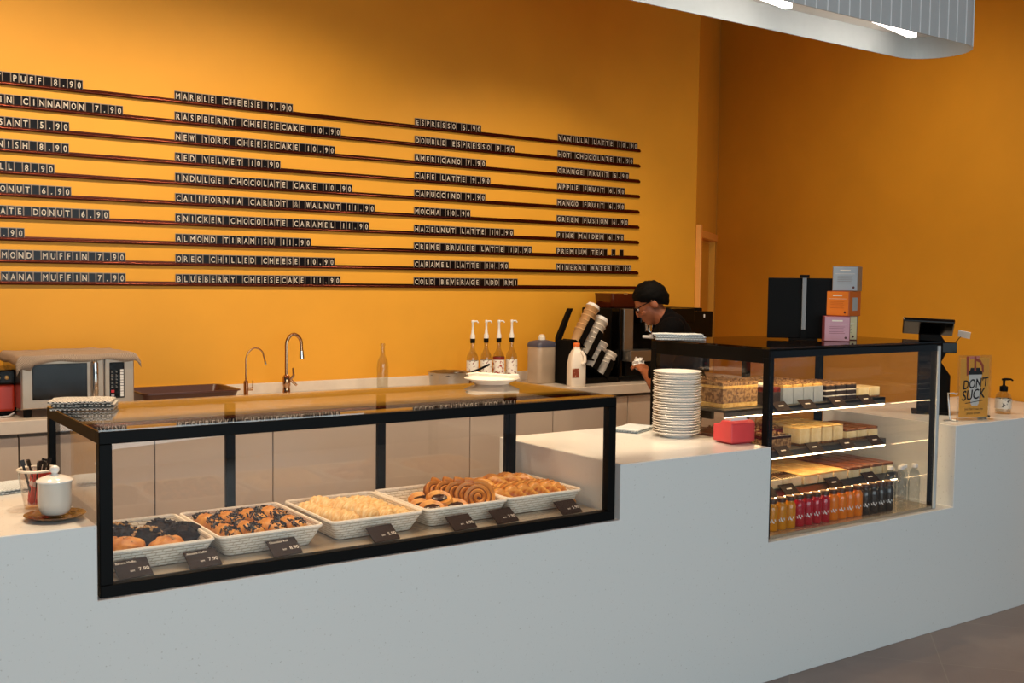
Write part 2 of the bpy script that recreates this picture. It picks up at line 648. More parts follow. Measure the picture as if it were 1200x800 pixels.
# ================================================================== PASTRY CASE
X0, X1, Y0c, Y1c, Z0, Z1 = .657, 2.352, .012, .63, .729, 1.156
pc = thing('pastry_case', 'long black framed glass case of pastries set into the counter', 'display case')
fr = MB()
B = .032
fr.bx(X0, X1, Y0c, Y0c + B, Z0, Z0 + B).bx(X0, X1, Y0c, Y0c + B, Z1 - B - .004, Z1 - .004)
fr.bx(X0, X0 + B, Y0c, Y0c + B, Z0 + B, Z1 - B - .004).bx(X1 - B, X1, Y0c, Y0c + B, Z0 + B, Z1 - B - .004)
fr.bx(X0, X0 + B, Y0c + B, Y1c, Z1 - B - .004, Z1 - .004).bx(X1 - B, X1, Y0c + B, Y1c, Z1 - B - .004, Z1 - .004)
fr.bx(X0, X0 + B, Y1c - .025, Y1c, Z0, Z1 - B - .004).bx(X1 - B, X1, Y1c - .025, Y1c, Z0, Z1 - B - .004)
fr.bx(X0 + B, X1 - B, Y1c - .016, Y1c, Z1 - .020, Z1 - .004)
fr.obj('case_frame', M_black, pc, bevel=0.0015, seg=1)
for xx in (1.213, 1.768, 2.321):
    MB().bx(xx - .015, xx + .015, Y1c - .022, Y1c - .002, Z0 + .02, Z1 - .022).obj('rear_post', M_black, pc, bevel=0.001, seg=1)
MB().bx(X0, X1, Y0c, Y1c, Z1 - .0038, Z1).obj('top_pane', glassmat('glossy top glass', (0.95, 0.93, 0.9), 2.1), pc)
MB().bx(X0 + B - .002, X1 - B + .002, Y0c + .012, Y0c + .018, Z0 + B - .002, Z1 - B).obj('front_pane', M_glass, pc)
MB().bx(X0 + .010, X0 + .016, Y0c + B - .002, Y1c - .023, Z0 + .02, Z1 - B - .002).obj('side_pane', M_glass, pc)
for xa, xb, yy in ((X0 + B, 1.2, 0), (1.225, 1.755, .008), (1.78, 2.308, 0)):
    MB().bx(xa, xb, Y1c - .012 + yy, Y1c - .008 + yy, Z0 + .02, Z1 - .022).obj('rear_pane', M_glass, pc)
MB().bx(X0 + .016, X1 - .002, Y0c + B, Y1c - .025, Z0, Z0 + .018).obj('deck', M_steeld, pc)
ZD = Z0 + .018

# baskets
BW, BD, BH = .316, .372, .058


def basket(name, label, x, y, rz=0):
    t = thing(name, label, 'basket', (x, y, ZD + .001), rz, 'white baskets in the pastry case')
    b = MB()

    def ring(w, d, z, r=.02, n=4):
        out = []
        for cx, cy, a0 in ((w / 2 - r, d / 2 - r, 0), (-w / 2 + r, d / 2 - r, pi / 2), (-w / 2 + r, -d / 2 + r, pi), (w / 2 - r, -d / 2 + r, 1.5 * pi)):
            for i in range(n + 1):
                a = a0 + pi / 2 * i / n
                out.append((cx + r * cos(a), cy + r * sin(a), z))
        return out
    rings = [ring(BW - .055, BD - .055, .0), ring(BW - .02, BD - .02, BH * .6), ring(BW, BD, BH), ring(BW - .008, BD - .008, BH), ring(BW - .028, BD - .028, BH * .55), ring(BW - .063, BD - .063, .004)]
    n = len(rings[0])
    vs = [p for r in rings for p in r]
    fs = [(j * n + i, j * n + (i + 1) % n, (j + 1) * n + (i + 1) % n, (j + 1) * n + i) for j in range(len(rings) - 1) for i in range(n)]
    fs += [tuple(range(n))[::-1], tuple(range((len(rings) - 1) * n, len(rings) * n))]
    b.add(vs, fs, 0, True)
    b.obj('basket_body', M_wick, t)
    rim = [Vector(p) for p in ring(BW - .002, BD - .002, BH + .001)]
    rim.append(rim[0])
    MB().tube(rim, .0055, 6).obj('basket_rim', M_wickr, t)
    return t


BK = [(.842, .335), (1.172, .335), (1.520, .340), (1.850, .345), (2.176, .355)]
basket('bread_basket', 'white woven basket of dark chocolate and golden muffins, leftmost in the case', *BK[0])
basket('bread_basket', 'white woven basket holding chocolate flaked bread rolls', *BK[1])
basket('bread_basket', 'white woven basket holding pale flaky pastry twists', *BK[2])
basket('bread_basket', 'white woven basket holding cinnamon swirls and dark filled danishes', *BK[3])
basket('bread_basket', 'white woven basket heaped with croissants, rightmost in the case', *BK[4])
ZB = ZD + .006

M_choc = mat('dark chocolate muffin', '2a150c', 0.6, col2='180b06', scale=60, bump=0.8, spec=.15)
M_nut = mat('pale nut flake', 'c69a62', 0.6)
M_gold = mat('golden baked crust', 'e0a048', 0.5, col2='b8702a', scale=25, bump=0.4)
M_golds = mat('glazed golden pastry', 'e0a04a', 0.35, col2='b56a24', scale=30, bump=0.5)
M_pale = mat('pale flaky pastry', 'f0d6a0', 0.55, col2='d9a860', scale=40, bump=0.5, stretch=(1, 4, 1))
M_swirl = mat('cinnamon swirl crust', 'd9923f', 0.4, col2='b06a26', scale=30, bump=0.4)
M_swirli = mat('dark cinnamon seam', '7a4218', 0.5)
M_jam = mat('dark jam filling', '2a0f0a', 0.2, coat=0.4)
M_croi = mat('croissant crust', 'eab25c', 0.38, col2='b0641e', scale=16, bump=0.4, bscale=60, stretch=(2.5, 1.2, 1.2))

# muffins
mf = [(-.04, .06, 'dark'), (.075, .045, 'dark'), (.015, -.03, 'dark'), (.115, -.03, 'dark'), (-.055, -.075, 'gold'), (.045, -.115, 'gold'), (-.105, -.03, 'gold')]
dark0 = gold0 = None
names = {0: 'dark chocolate muffin at the back left of its basket', 1: 'dark chocolate muffin at the back right of its basket',
         2: 'dark chocolate muffin in the middle of the basket', 3: 'dark chocolate muffin near the right rim of its basket',
         4: 'golden muffin by the left front of the dark muffins', 5: 'golden muffin at the front rim of the muffin basket',
         6: 'golden muffin farthest left, mostly behind the black post'}
for i, (x, y, kd) in enumerate(mf):
    L = (BK[0][0] + x, BK[0][1] + y, ZB)
    if kd == 'dark':
        t = thing('chocolate_muffin', names[i], 'muffin', L, i * 1.1, 'chocolate muffins in the left basket')
        MB().blob((0, 0, .034), (.056, .054, .040), 0, .35, 3.5, i + 1, 26, 18, flatten=.034).obj('muffin_body', M_choc, t)
        b = MB()
        for q in range(34):
            a, rr = random.uniform(0, 2 * pi), random.uniform(0, .044)
            zz = .034 + .043 * math.sqrt(max(0, 1 - (rr / .054) ** 2))
            b.box((rr * cos(a), rr * sin(a), zz), (.009, .005, .003), 0, (random.uniform(-.6, .6), random.uniform(-.6, .6), a))
        b.obj('nut_flakes', M_choc if i % 2 else M_nut, t)['kind'] = 'stuff'
    else:
        t = thing('golden_muffin', names[i], 'muffin', L, i * .7, 'golden muffins in the left basket')
        MB().blob((0, 0, .030), (.050, .048, .034), 0, .22, 2.6, i + 9, 26, 18, flatten=.030).obj('muffin_body', M_gold, t)
        b = MB()
        for q in range(12):
            a, rr = random.uniform(0, 2 * pi), random.uniform(0, .03)
            b.box((rr * cos(a), rr * sin(a), .0645 - rr * rr * 12), (.008, .005, .003), 0, (0, 0, a))
        b.obj('nut_flakes', M_nut, t)['kind'] = 'stuff'

# chocolate rolls : 4 columns x 2
k = 0
M_flake = mat('chocolate flakes', '1f0d08', 0.45)
for r_, yy in enumerate((.08, -.075)):
    for q, xx in enumerate((-.10, -.035, .032, .10)):
        nm = ['back', 'front'][r_]
        od = ['leftmost', 'second', 'third', 'rightmost'][q]
        t = thing('chocolate_roll', '%s chocolate flaked bread roll in the %s row of its basket' % (od, nm), 'bread roll',
                  (BK[1][0] + xx, BK[1][1] + yy, ZB), random.uniform(-.12, .12) + .12, 'chocolate flaked rolls')
        n = 15
        pts = [(0, -.075 + .15 * i / (n - 1), .034 + .004 * sin(i)) for i in range(n)]
        rs = [.029 * (1 - abs(2 * i / (n - 1) - 1) ** 4) ** .5 * (1 + .07 * sin(i * 2.2 + q)) + .002 for i in range(n)]
        MB().tube(pts, rs, 14).obj('roll_body', M_golds, t)
        b = MB()
        for h in range(70):
            e = random.choice((-1, 1))
            y2 = e * random.uniform(.018, .068)
            a = random.uniform(-.95, .95)
            R0 = .0305 * (1 - abs(y2 / .077) ** 4) ** .5 + .001
            b.box((R0 * sin(a), y2, .035 + R0 * cos(a)), (.013, .0035, .0035), 0, (random.uniform(-.4, .4), a, random.uniform(0, 3)))
        b.obj('chocolate_flakes', M_flake, t)['kind'] = 'stuff'

# pale twists
tw0 = None
tl = ['standing upright against the back left of its basket', 'second from the left in the back', 'third from the left in the back', 'at the back right of its basket',
      'at the front left rim', 'second in the front', 'third in the front', 'at the front right rim']
for i, (xx, yy, zz, rz, ry) in enumerate([(-.095, .06, .0, .5, .1), (-.045, .075, .012, .55, -.1), (.02, .055, .006, .5, .1), (.085, .06, .004, .45, 0),
                                          (-.085, -.05, .004, .62, 0), (-.02, -.055, .018, .55, .05), (.04, -.06, .010, .5, -.1), (.10, -.055, 0, .45, 0)]):
    lab = 'pale flaky pastry twist %s' % tl[i]
    L = (BK[2][0] + xx, BK[2][1] + yy, ZB + zz)
    b = MB()
    n = 40
    vs, fs = [], []
    S = 12
    for j in range(n):
        u = j / (n - 1)
        y = -.085 + .17 * u
        env = (1 - abs(2 * u - 1) ** 6) ** .5 * .92 + .08
        rib = 1 + .20 * abs(sin(u * pi * 7 + i))
        for s in range(S):
            a = 2 * pi * s / S
            px = .036 * env * cos(a) * rib
            pz = .024 * env * sin(a) * rib * (1.25 if sin(a) > 0 else .9)
            tw = .35 * sin(u * pi * 3 + i)
            vs.append((px * cos(tw) - pz * sin(tw), y + px * .35, .027 + px * sin(tw) + pz * cos(tw)))
    for j in range(n - 1):
        for s in range(S):
            fs.append((j * S + s, (j + 1) * S + s, (j + 1) * S + (s + 1) % S, j * S + (s + 1) % S))
    fs += [tuple(range(S)), tuple(range((n - 1) * S, n * S))[::-1]]
    b.add(vs, fs, 0, True)
    o = b.obj('pastry_twist', M_pale, None, L)
    o.rotation_euler = (.05, ry, rz)
    tag(o, lab, 'pastry', 'pale pastry twists')


# cinnamon swirls and danishes
def swirl(L, rot, label):
    t = thing('cinnamon_swirl', label, 'pastry', L, 0, 'cinnamon swirls')
    t.rotation_euler = rot
    N = 80
    pts, rs = [], []
    for i in range(N):
        a = i / (N - 1) * 2 * pi * 3.3
        r = .004 + .0142 * a / (2 * pi)
        pts.append((r * cos(a), r * sin(a), .003 * (1 - i / N)))
    b = MB()
    vs, fs = [], []
    b.tube(pts, .0075, 8, flat=1.9)
    b.obj('swirl_dough', M_swirl, t)
    MB().lathe([(.0475, -.011), (.0485, 0), (.044, .0085)], 28, mi=0).obj('cinnamon_core', M_swirli, t)
    return t


bx_, by_ = BK[3]
for i, (xx, yy, zz, lab) in enumerate([(.098, -.095, .056, 'upright cinnamon swirl facing out at the front of its basket'),
                                       (.078, -.062, .060, 'cinnamon swirl leaning just behind the front swirl'),
                                       (.055, -.030, .060, 'cinnamon swirl leaning third from the front'),
                                       (.032, .004, .058, 'cinnamon swirl leaning fourth from the front'),
                                       (.008, .038, .055, 'cinnamon swirl leaning farthest back in its row')]):
    swirl((bx_ + xx, by_ + yy, ZB + zz - .003), (rad(66 - 3 * i), .1 * i, rad(-34 + 9 * i)), lab)
for i, (xx, yy, zz, lab) in enumerate([(-.092, -.040, .022, 'dark filled danish at the left rim of the swirl basket'), (-.088, -.098, .026, 'dark filled danish at the front left of the swirl basket'),
                                       (.000, -.104, .024, 'dark filled danish at the front middle of the swirl basket'), (-.035, -.055, .046, 'dark filled danish lying on top of two others'),
                                       (-.060, .022, .030, 'dark filled danish farthest back, left of the swirls')]):
    t = thing('filled_danish', lab, 'pastry', (bx_ + xx, by_ + yy, ZB + zz), i * .8, 'dark filled danishes')
    MB().lathe([(.030, 0), (.044, .006), (.046, .014), (.040, .022), (.032, .021), (.026, .016)], 28, mi=0).obj('danish_dough', M_golds, t)
    MB().blob((0, 0, .0175), (.028, .020, .005), 0, .2, 3, i).obj('jam_filling', M_jam, t)
    t.rotation_euler = (rad(20), rad(-6), 0)

# croissants
cr0 = None
cl = ['rearmost croissant at the left of the heap', 'second croissant along the back of the heap', 'third croissant along the back of the heap', 'croissant at the back right of the heap',
      'front croissant nearest the left rim', 'second front croissant from the left', 'third front croissant from the left', 'fourth front croissant from the left', 'front croissant nearest the right rim', '']
cl = ['leftmost croissant in the back row', 'second croissant in the back row', 'third croissant in the back row', 'rightmost croissant in the back row',
      'leftmost croissant in the front row', 'second croissant in the front row', 'third croissant in the front row', 'fourth croissant in the front row', 'fifth croissant in the front row', 'rightmost croissant in the front row']
cl = [q + ' of the right basket' for q in cl]
cp = [(-.090, .085, .014, 1.5), (-.032, .090, .020, 1.6), (.03, .09, .020, 1.65), (.090, .085, .014, 1.7),
      (-.120, -.055, .006, 1.85), (-.072, -.060, .012, 1.88), (-.022, -.060, .014, 1.9), (.028, -.060, .014, 1.93), (.077, -.060, .012, 1.96), (.120, -.055, .006, 2.0)]
for i, (xx, yy, zz, rz) in enumerate(cp):
    b = MB()
    n, S = 60, 14
    vs, fs = [], []
    Lh = .088
    for j in range(n):
        u = -1 + 2 * j / (n - 1)
        env = max(0.0, 1 - abs(u) ** 2.0) ** .62
        st = (abs(u) * 4.2) % 1.0
        r = (.031 * env + .004) * (1.10 - .24 * st)
        yb = -.018 * u * u
        for s in range(S):
            a = 2 * pi * s / S
            vs.append((u * Lh, yb + r * cos(a), .034 * .9 + .9 * r * sin(a) - .012 * u * u))
    for j in range(n - 1):
        for s in range(S):
            fs.append((j * S + s, j * S + (s + 1) % S, (j + 1) * S + (s + 1) % S, (j + 1) * S + s))
    fs += [tuple(range(S))[::-1], tuple(range((n - 1) * S, n * S))]
    b.add(vs, fs, 0, True)
    if i == 0:
        cr0 = b.obj('croissant', M_croi, None, (BK[4][0] + xx, BK[4][1] + yy, ZB + zz), rz)
        tag(cr0, cl[0], 'croissant', 'croissants in the right basket')
    else:
        dup(cr0, (BK[4][0] + xx, BK[4][1] + yy, ZB + zz), rot=(random.uniform(-.1, .1), (-.30 if i > 3 else -.10) + random.uniform(-.05, .05), rz), label=cl[i])

# price cards in the case
cards = [(.765, .118, '7.90', 'Banana Muffin'), (.953, .118, '7.90', 'Almond Muffin'), (1.192, .118, '8.90', 'Chocolate Roll'), (1.512, .118, '5.90', ''), (1.795, .118, '6.90', ''),
         (1.965, .125, '7.90', ''), (2.23, .120, '5.90', '')]
clab = ['leftmost dark brown price card, in front of the golden muffins', 'dark brown price card in front of the dark muffins', 'dark brown price card below the chocolate flaked rolls',
        'dark brown price card below the pale twists', 'dark brown price card below the danishes', 'dark brown price card below the upright swirl', 'rightmost dark brown price card, below the croissants']
for (x, y, p, nm), lab in zip(cards, clab):
    t = thing('price_card', lab, 'price card', (x, y, ZD), rad(6), 'price cards in the pastry case')
    xf = T(0, 0, .0005, rad(35))
    MB().box((0, 0, .0), (.092, .062, .003), 0, None, T(0, -.002, .020, rad(35))).obj('card', M_tagk, t)
    b = MB()
    b.text(p, .017, T(.040, -.016, .0135, rad(35)), align='RIGHT', depth=.0022)
    b.text('RM', .009, T(.0, -.016, .0135, rad(35)), align='RIGHT', depth=.0022)
    if nm:
        b.text(nm, .011, T(-.042, .0085, .0315, rad(35)), sx=.9, depth=.0022)
    b.obj('card_print', M_tagw, t)

# towel on top of the case
M_check = stripemat('black and white check weave', 'e6e0d4', '3a3a3c', .006)
M_cwhite = stripemat('white grey check weave', 'd6dde0', 'aab4b8', .006)
M_cgrey = stripemat('fine grey check cloth', 'b5a08a', '7d6a58', .005)


def folded_cloth(name, label, L, rz, w, d, h, mtl, seed, layers=3):
    b = MB()
    for l in range(layers):
        nx, ny = 18, 10
        z0 = h * l / layers
        z1 = h * (l + 1) / layers - .0008
        ox, oy = (random.uniform(-.05, .05) * w, random.uniform(-.06, .06) * d) if l else (0, 0)
        vs, fs = [], []
        for top in (0, 1):
            for j in range(ny + 1):
                for i in range(nx + 1):
                    u, v = i / nx * 2 - 1, j / ny * 2 - 1
                    ed = max(abs(u), abs(v))
                    rr = 1 - max(0, ed - .8) / .2 * .45
                    zz = (z0 + z1) / 2 + (z1 - z0) / 2 * (1 if top else -1) * rr
                    zz += h * .10 * noise.noise(Vector((u * 2 + seed, v * 2, l * .3))) * (l + .2) / layers if top or l else 0
                    vs.append((ox + u * w / 2 + .003 * noise.noise(Vector((v * 4, l, seed))), oy + v * d / 2 + .004 * noise.noise(Vector((u * 4, l, seed + 3))), max(zz, 0)))
        N = (nx + 1) * (ny + 1)
        for j in range(ny):
            for i in range(nx):
                a = j * (nx + 1) + i
                fs.append((a, a + nx + 1, a + nx + 2, a + 1))
                fs.append((N + a, N + a + 1, N + a + nx + 2, N + a + nx + 1))
        bd = [i for i in range(nx + 1)] + [(j + 1) * (nx + 1) + nx for j in range(ny)] + [ny * (nx + 1) + i for i in range(nx - 1, -1, -1)] + [j * (nx + 1) for j in range(ny - 1, 0, -1)]
        for q in range(len(bd)):
            a, c_ = bd[q], bd[(q + 1) % len(bd)]
            fs.append((a, c_, N + c_, N + a))
        b.add(vs, fs, 0, True)
    return tag(b.obj(name, mtl, None, L, rz), label, 'cloth')


folded_cloth('folded_towel', 'folded black and white check towel on the left rear corner of the case top', (.735, .50, 1.1562), rad(-20), .17, .13, .03, M_check, 1)


# ------------------------------------------------------------------ plates
def plate_profile(r, h=.022):
    return [(0.0005, .003), (r * .55, .003), (r * .58, 0), (r * .62, 0), (r * .66, .005), (r * .985, h - .0026), (r, h - .001), (r * .99, h), (r * .66, .009), (r * .58, .006), (.0005, .006)]


def plate(name, L, label, r=.1, group=None, mt=None):
    o = MB().lathe(plate_profile(r), 40, close=False).obj(name, mt or M_white, None, L)
    return tag(o, label, 'plate', group)


plate('dinner_plate', (2.215, .625 - .05, 1.1563), 'white plate holding cream tongs on the glass case top', .105)
t = thing('serving_tongs', 'cream and metal serving tongs lying on the white plate on the case', 'tongs', (2.215, .575, 1.1563 + .010), rad(-30))
for s in (-1, 1):
    MB().tube([(-.085 + .0, s * .006, .020), (-.09, s * .016, .024), (-.06, s * .024, .026), (0, s * .022, .022), (.06, s * .016, .018), (.10, s * .012, .017)], [.004, .005, .006, .006, .007, .009], 8, flat=.5).obj('tong_arm', M_cream, t)
MB().tube([(-.088, -.007, .020), (-.096, 0, .022), (-.088, .007, .020)], .005, 8).obj('tong_spring', M_steel, t)

# stack of plates on the mid counter
NP = 25
pl0 = plate('stacked_plate', (3.008, .405, .9205), 'white plate in the tall stack beside the red dispenser', .098, 'white plates in the tall stack')
HP = .0102
for i in range(1, NP):
    dup(pl0, (3.008 + random.uniform(-.003, .003), .405 + random.uniform(-.003, .003), .9205 + HP * i + .0002), rotz=i)
pl0['label'] = 'white plate in the tall stack beside the red dispenser'

# red tissue dispenser
M_red = mat('coral red plastic', 'e0484a', 0.35, var=0.04)
t = thing('tissue_dispenser', 'coral red tissue dispenser box at the corner of the middle counter', 'dispenser', (3.020, .112, .9205), rad(-4))
b = MB()
pr_ = [(0, .010), (.012, 0), (.145, 0), (.155, .010), (.155, .085), (.075, .088), (.060, .105), (.018, .108), (0, .092)]
b.prism([(.0, .006), (.105, .006), (.105, .072), (.070, .078), (.060, .090), (.012, .090), (.0, .080)], 0, .125, axis='x')
b.obj('dispenser_shell', M_red, t, bevel=0.005, seg=3)
MB().bx(.01, .115, .01, .095, 0, .007).obj('dispenser_foot', mat('dark red plastic', 'a82c30', 0.5), t)
b = MB()
for i in range(4):
    b.box((.062, .040 + .002 * i, .0845 + .004 * i), (.085, .038, .003), 0, (rad(-12 + 3 * i), 0, .04 * i))
b.obj('tissue_sheets', M_wplast, t)

folded_cloth('crumpled_cloth', 'pale blue and white cloth behind the long case, left of the plates', (2.975, .625, .9203), rad(25), .20, .12, .016, M_cwhite, 5, 2)
folded_cloth('crumpled_cloth', 'pale blue and white cloth on the counter at the left frame edge', (.50, .59, .9203), rad(10), .20, .15, .014, M_cwhite, 8, 2)

# ================================================================== LEFT COUNTER: lidded mug, saucer, straw glass
t = thing('lidded_mug', 'white lidded ceramic mug on a brown saucer, left counter', 'mug', (.577, .135, .9205 + .0115))
MB().lathe([(.024, 0), (.032, .003), (.038, .014), (.041, .035), (.041, .084), (.0385, .084), (.0385, .03), (.030, .008), (.0005, .006)], 40, close=False).obj('mug_body', M_ceram, t)
MB().lathe([(.0440, .0845), (.0445, .088), (.036, .094), (.022, .099), (.010, .101), (.008, .104), (.0005, .104)], 36, close=False).lathe([(.0005, .101), (.006, .104), (.012, .112), (.011, .120), (.005, .125), (.0005, .1255)], 20, close=False).obj('mug_lid', M_white, t)
o = MB().lathe([(.0005, .0), (.040, 0), (.045, .002), (.072, .010), (.075, .0125), (.072, .0128), (.044, .0075), (.038, .0055), (.036, .0055), (.0005, .0052)], 40, close=False).obj('saucer', [mat('brown glazed saucer', '8d6a3f', 0.2, col2='4a3018', scale=20)], None, (.577, .135, .9205))
tag(o, 'brown glazed saucer under the white lidded mug', 'saucer')
t = thing('straw_glass', 'clear glass tumbler holding red and white sachets and black stirrers', 'glass', (.567, .295, .9205))
MB().lathe([(.034, 0), (.051, .100), (.0515, .103), (.0495, .103), (.0325, .006), (.0005, .006)], 36).obj('glass_body', glassmat('tumbler glass', (.97, .93, .9), 1.5), t)
MB().lathe([(.050, .100), (.053, .102), (.053, .105), (.050, .107), (.047, .104)], 36, close=False).obj('glass_rim', M_cream, t)
t2 = t
M_sr = mat('red sachet paper', 'd83c2c', 0.5, col2='f0d8cc', scale=25, sharp=(.40, .43))
sl = ['leaning left', 'at the back', 'leaning right', 'in the middle']
for i in range(8):
    a = i * .785 + .3
    xf = T(.567 + .019 * cos(a), .295 + .019 * sin(a), .929, .14 * sin(a + 1), .14 * cos(a), a)
    o = MB().box((0, 0, .045), (.017, .003, .085), 0, None).obj('sugar_sachet', M_sr, None)
    o.matrix_world = xf
    tag(o, 'red and white paper sachet standing in the stirrer glass', 'sachet', 'sachets in the glass')
for i in range(9):
    a = i * .7 + .2
    o = MB().box((0, 0, .060), (.006, .0025, .116), 0).box((0, 0, .116), (.012, .003, .016), 0).obj('coffee_stirrer', mat('dark brown stirrer', '1e120c', 0.5), None)
    o.matrix_world = T(.567 + .010 * cos(a), .295 + .010 * sin(a), .929, -.24 * sin(a), .24 * cos(a), a * 2)
    tag(o, 'dark stirrer sticking out of the sachet glass', 'stirrer', 'dark stirrers in the glass')

# ================================================================== BACK COUNTER ITEMS
ZW = .9205
# microwave
mw = thing('microwave', 'steel microwave oven with a black window and keypad on the back worktop', 'microwave', (.868, 2.235, ZW), rad(1.5))
MWW, MWD, MWZ0, MWZ1 = .485, .38, .035, .262
MB().bx(0, MWW, .012, MWD, MWZ0, MWZ1).obj('oven_body', M_steel, mw, bevel=0.006)
dr = MB().bx(.003, .348, 0, .012, MWZ0 + .003, MWZ1 - .003).obj('oven_door', mat('satin beige steel', 'b4a28f', 0.35, 0.7, var=.05), mw, bevel=0.004)
MB().bx(.045, .275, -.003, .003, MWZ0 + .042, MWZ1 - .028).obj('door_window', mat('dark oven glass', '0a0706', 0.1, spec=.25), dr, bevel=0.0025)
MB().tube([(.305, 0, .07), (.305, -.022, .075), (.305, -.026, .12), (.305, -.026, .18), (.305, -.022, .232), (.305, 0, .238)], .0125, 10, flat=.8).obj('door_handle', M_chrome, dr)
pn = MB().bx(.352, .482, 0, .012, MWZ0 + .003, MWZ1 - .003).obj('control_panel', mat('satin beige steel', 'b4a28f'), mw, bevel=0.004)
MB().bx(.372, .438, -.003, .003, .068, .232).obj('keypad', M_blackg, pn, bevel=0.003)
for r_ in range(10):
    MB().bx(.419, .433, -.0045, -.0028, .075 + r_ * .0127, .085 + r_ * .0127).obj('key', M_wplast, pn)
MB().bx(.378, .392, -.0045, -.0028, .094, .106).obj('stop_key', mat('red key', 'c8202a', .4), pn)
MB().bx(.378, .392, -.0045, -.0028, .076, .088).obj('start_key', mat('grey key', '9a9aa0', .4), pn)
b = MB()
for r_ in range(5):
    for q in range(2):
        b.bx(.379 + q * .020, .388 + q * .018, -.0042, -.0028, .118 + r_ * .017, .121 + r_ * .017).bx(.379 + q * .020, .384 + q * .018, -.0042, -.0028, .124 + r_ * .017, .1265 + r_ * .017)
b.obj('key_legend', mat('grey print', '8a8680', .6), pn)
for xx in (.03, .44):
    for yy in (.03, .34):
        MB().lathe([(.016, 0), (.018, .036)], 12, (xx, yy, 0)).obj('foot', M_dark, mw)
# towel draped on the microwave
nx, ny = 36, 26
vs, fs = [], []
for j in range(ny + 1):
    for i in range(nx + 1):
        u = -.045 + i / nx * .575
        v = -.035 + j / ny * .43
        z = MWZ1 + .0035 + .0045 * (1 + noise.noise(Vector((u * 9, v * 9, 2)))) + .006 * max(0, noise.noise(Vector((u * 14, v * 5, 7))))
        x, y = u, v
        if u < -.004:
            z -= (-.004 - u) * .9
            x = -.004 - (-.004 - u) * .4
        if u > MWW + .003:
            z -= (u - MWW - .003) * .85
            x = MWW + .003 + (u - MWW - .003) * .5
        if v < -.006:
            k = -.006 - v
            z -= k * (1.0 + .5 * noise.noise(Vector((u * 10, 1, 4))) + (.9 if u < .05 else 0))
            y = -.006 - k * .25
        vs.append((x, y, z))
for j in range(ny):
    for i in range(nx):
        a = j * (nx + 1) + i
        fs.append((a, a + 1, a + nx + 2, a + nx + 1))
b = MB().add(vs, fs, 0, True)
tw = b.obj('draped_towel', M_cgrey, None, (.868, 2.235, ZW), rad(1.5))
sd = tw.modifiers.new('thick', 'SOLIDIFY')
sd.thickness = .003
sd.offset = 1
tag(tw, 'greyish brown towel draped over the top of the microwave', 'towel')
# cord
tag(MB().tube([(.62, 2.28, ZW + .004), (.70, 2.27, ZW + .004), (.78, 2.29, ZW + .004), (.83, 2.32, ZW + .004), (.858, 2.36, ZW + .012)], .004, 6).obj('power_cord', M_wplast), 'white power cord on the worktop left of the microwave', 'cord')
# red appliance at the left edge
t = thing('red_grill', 'red appliance with a black top band left of the microwave', 'appliance', (.575, 2.36, ZW))
MB().bx(0, .29, 0, .26, .02, .14).obj('appliance_body', mat('red enamel', 'b8321a', .3), t, bevel=.012, seg=3)
MB().bx(-.002, .292, -.004, .262, .14, .205).obj('black_band', M_blackg, t, bevel=.008, seg=3)
for xx in (.22, .255, .17):
    MB().lathe([(.009, 0), (.009, .012), (.006, .014)], 16, xf=T(xx, -.004, .172, pi / 2)).obj('knob', mat('brass knob', 'c8a060', .3, .8), t)
MB().bx(.02, .27, .02, .24, 0, .02).obj('base', M_dark, t)

# tray
t = thing('serving_tray', 'dark brown rectangular serving tray right of the microwave', 'tray', (1.655, 2.50, ZW), 0)
b = MB()


def rrect(w, d, r, n=5):
    o_ = []
    for cx, cy, a0 in ((w / 2 - r, d / 2 - r, 0), (-w / 2 + r, d / 2 - r, pi / 2), (-w / 2 + r, -d / 2 + r, pi), (w / 2 - r, -d / 2 + r, 1.5 * pi)):
        for i in range(n + 1):
            a = a0 + pi / 2 * i / n
            o_.append((cx + r * cos(a), cy + r * sin(a)))
    return o_


def loft(rings, closed=True, cap0=True, cap1=True):
    n = len(rings[0])
    vs = [p for r in rings for p in r]
    fs = [(j * n + i, j * n + (i + 1) % n, (j + 1) * n + (i + 1) % n, (j + 1) * n + i) for j in range(len(rings) - 1) for i in range(n)]
    if cap0:
        fs.append(tuple(range(n))[::-1])
    if cap1:
        fs.append(tuple(range((len(rings) - 1) * n, len(rings) * n)))
    return vs, fs


rg = [[(x, y, z) for x, y in rrect(w, d, .04)] for w, d, z in ((.43, .28, .0), (.47, .32, .062), (.49, .34, .064), (.488, .338, .070), (.462, .312, .069), (.42, .27, .010))]
b.add(*loft(rg), 0, True)
b.obj('tray_body', mat('dark brown plastic', '4a2416', .3), t)

# taps
M_tapc = mat('copper toned chrome', 'b8906c', .12, 1.0)
t = thing('slim_tap', 'slim arched water filter tap behind the long case', 'tap', (2.002, 2.56, ZW))
MB().lathe([(.016, 0), (.016, .004), (.012, .008), (.012, .085), (.008, .090)], 18).obj('tap_body', M_tapc, t)
pts = [(0, 0, .085), (0, 0, .19)] + [(.052 - .052 * cos(a), 0, .19 + .068 * sin(a)) for a in [pi * i / 14 for i in range(1, 12)]]
pts.append((pts[-1][0] + .012, 0, pts[-1][2] - .045))
MB().tube(pts, .0045, 8).obj('spout', M_tapc, t)
MB().tube([pts[-1], (pts[-1][0] + .005, 0, pts[-1][2] - .02)], .0065, 8).obj('spout_tip', M_chrome, t)
MB().tube([(.01, 0, .045), (.035, -.004, .045)], .009, 8).tube([(.034, -.004, .040), (.036, -.006, .090)], .003, 6).obj('lever', M_tapc, t)
t = thing('gooseneck_tap', 'tall gooseneck kitchen tap behind the long case', 'tap', (2.222, 2.55, ZW))
MB().lathe([(.028, 0), (.028, .006), (.022, .012), (.019, .05), (.021, .06), (.021, .10), (.013, .112)], 20).obj('tap_body', M_tapc, t)
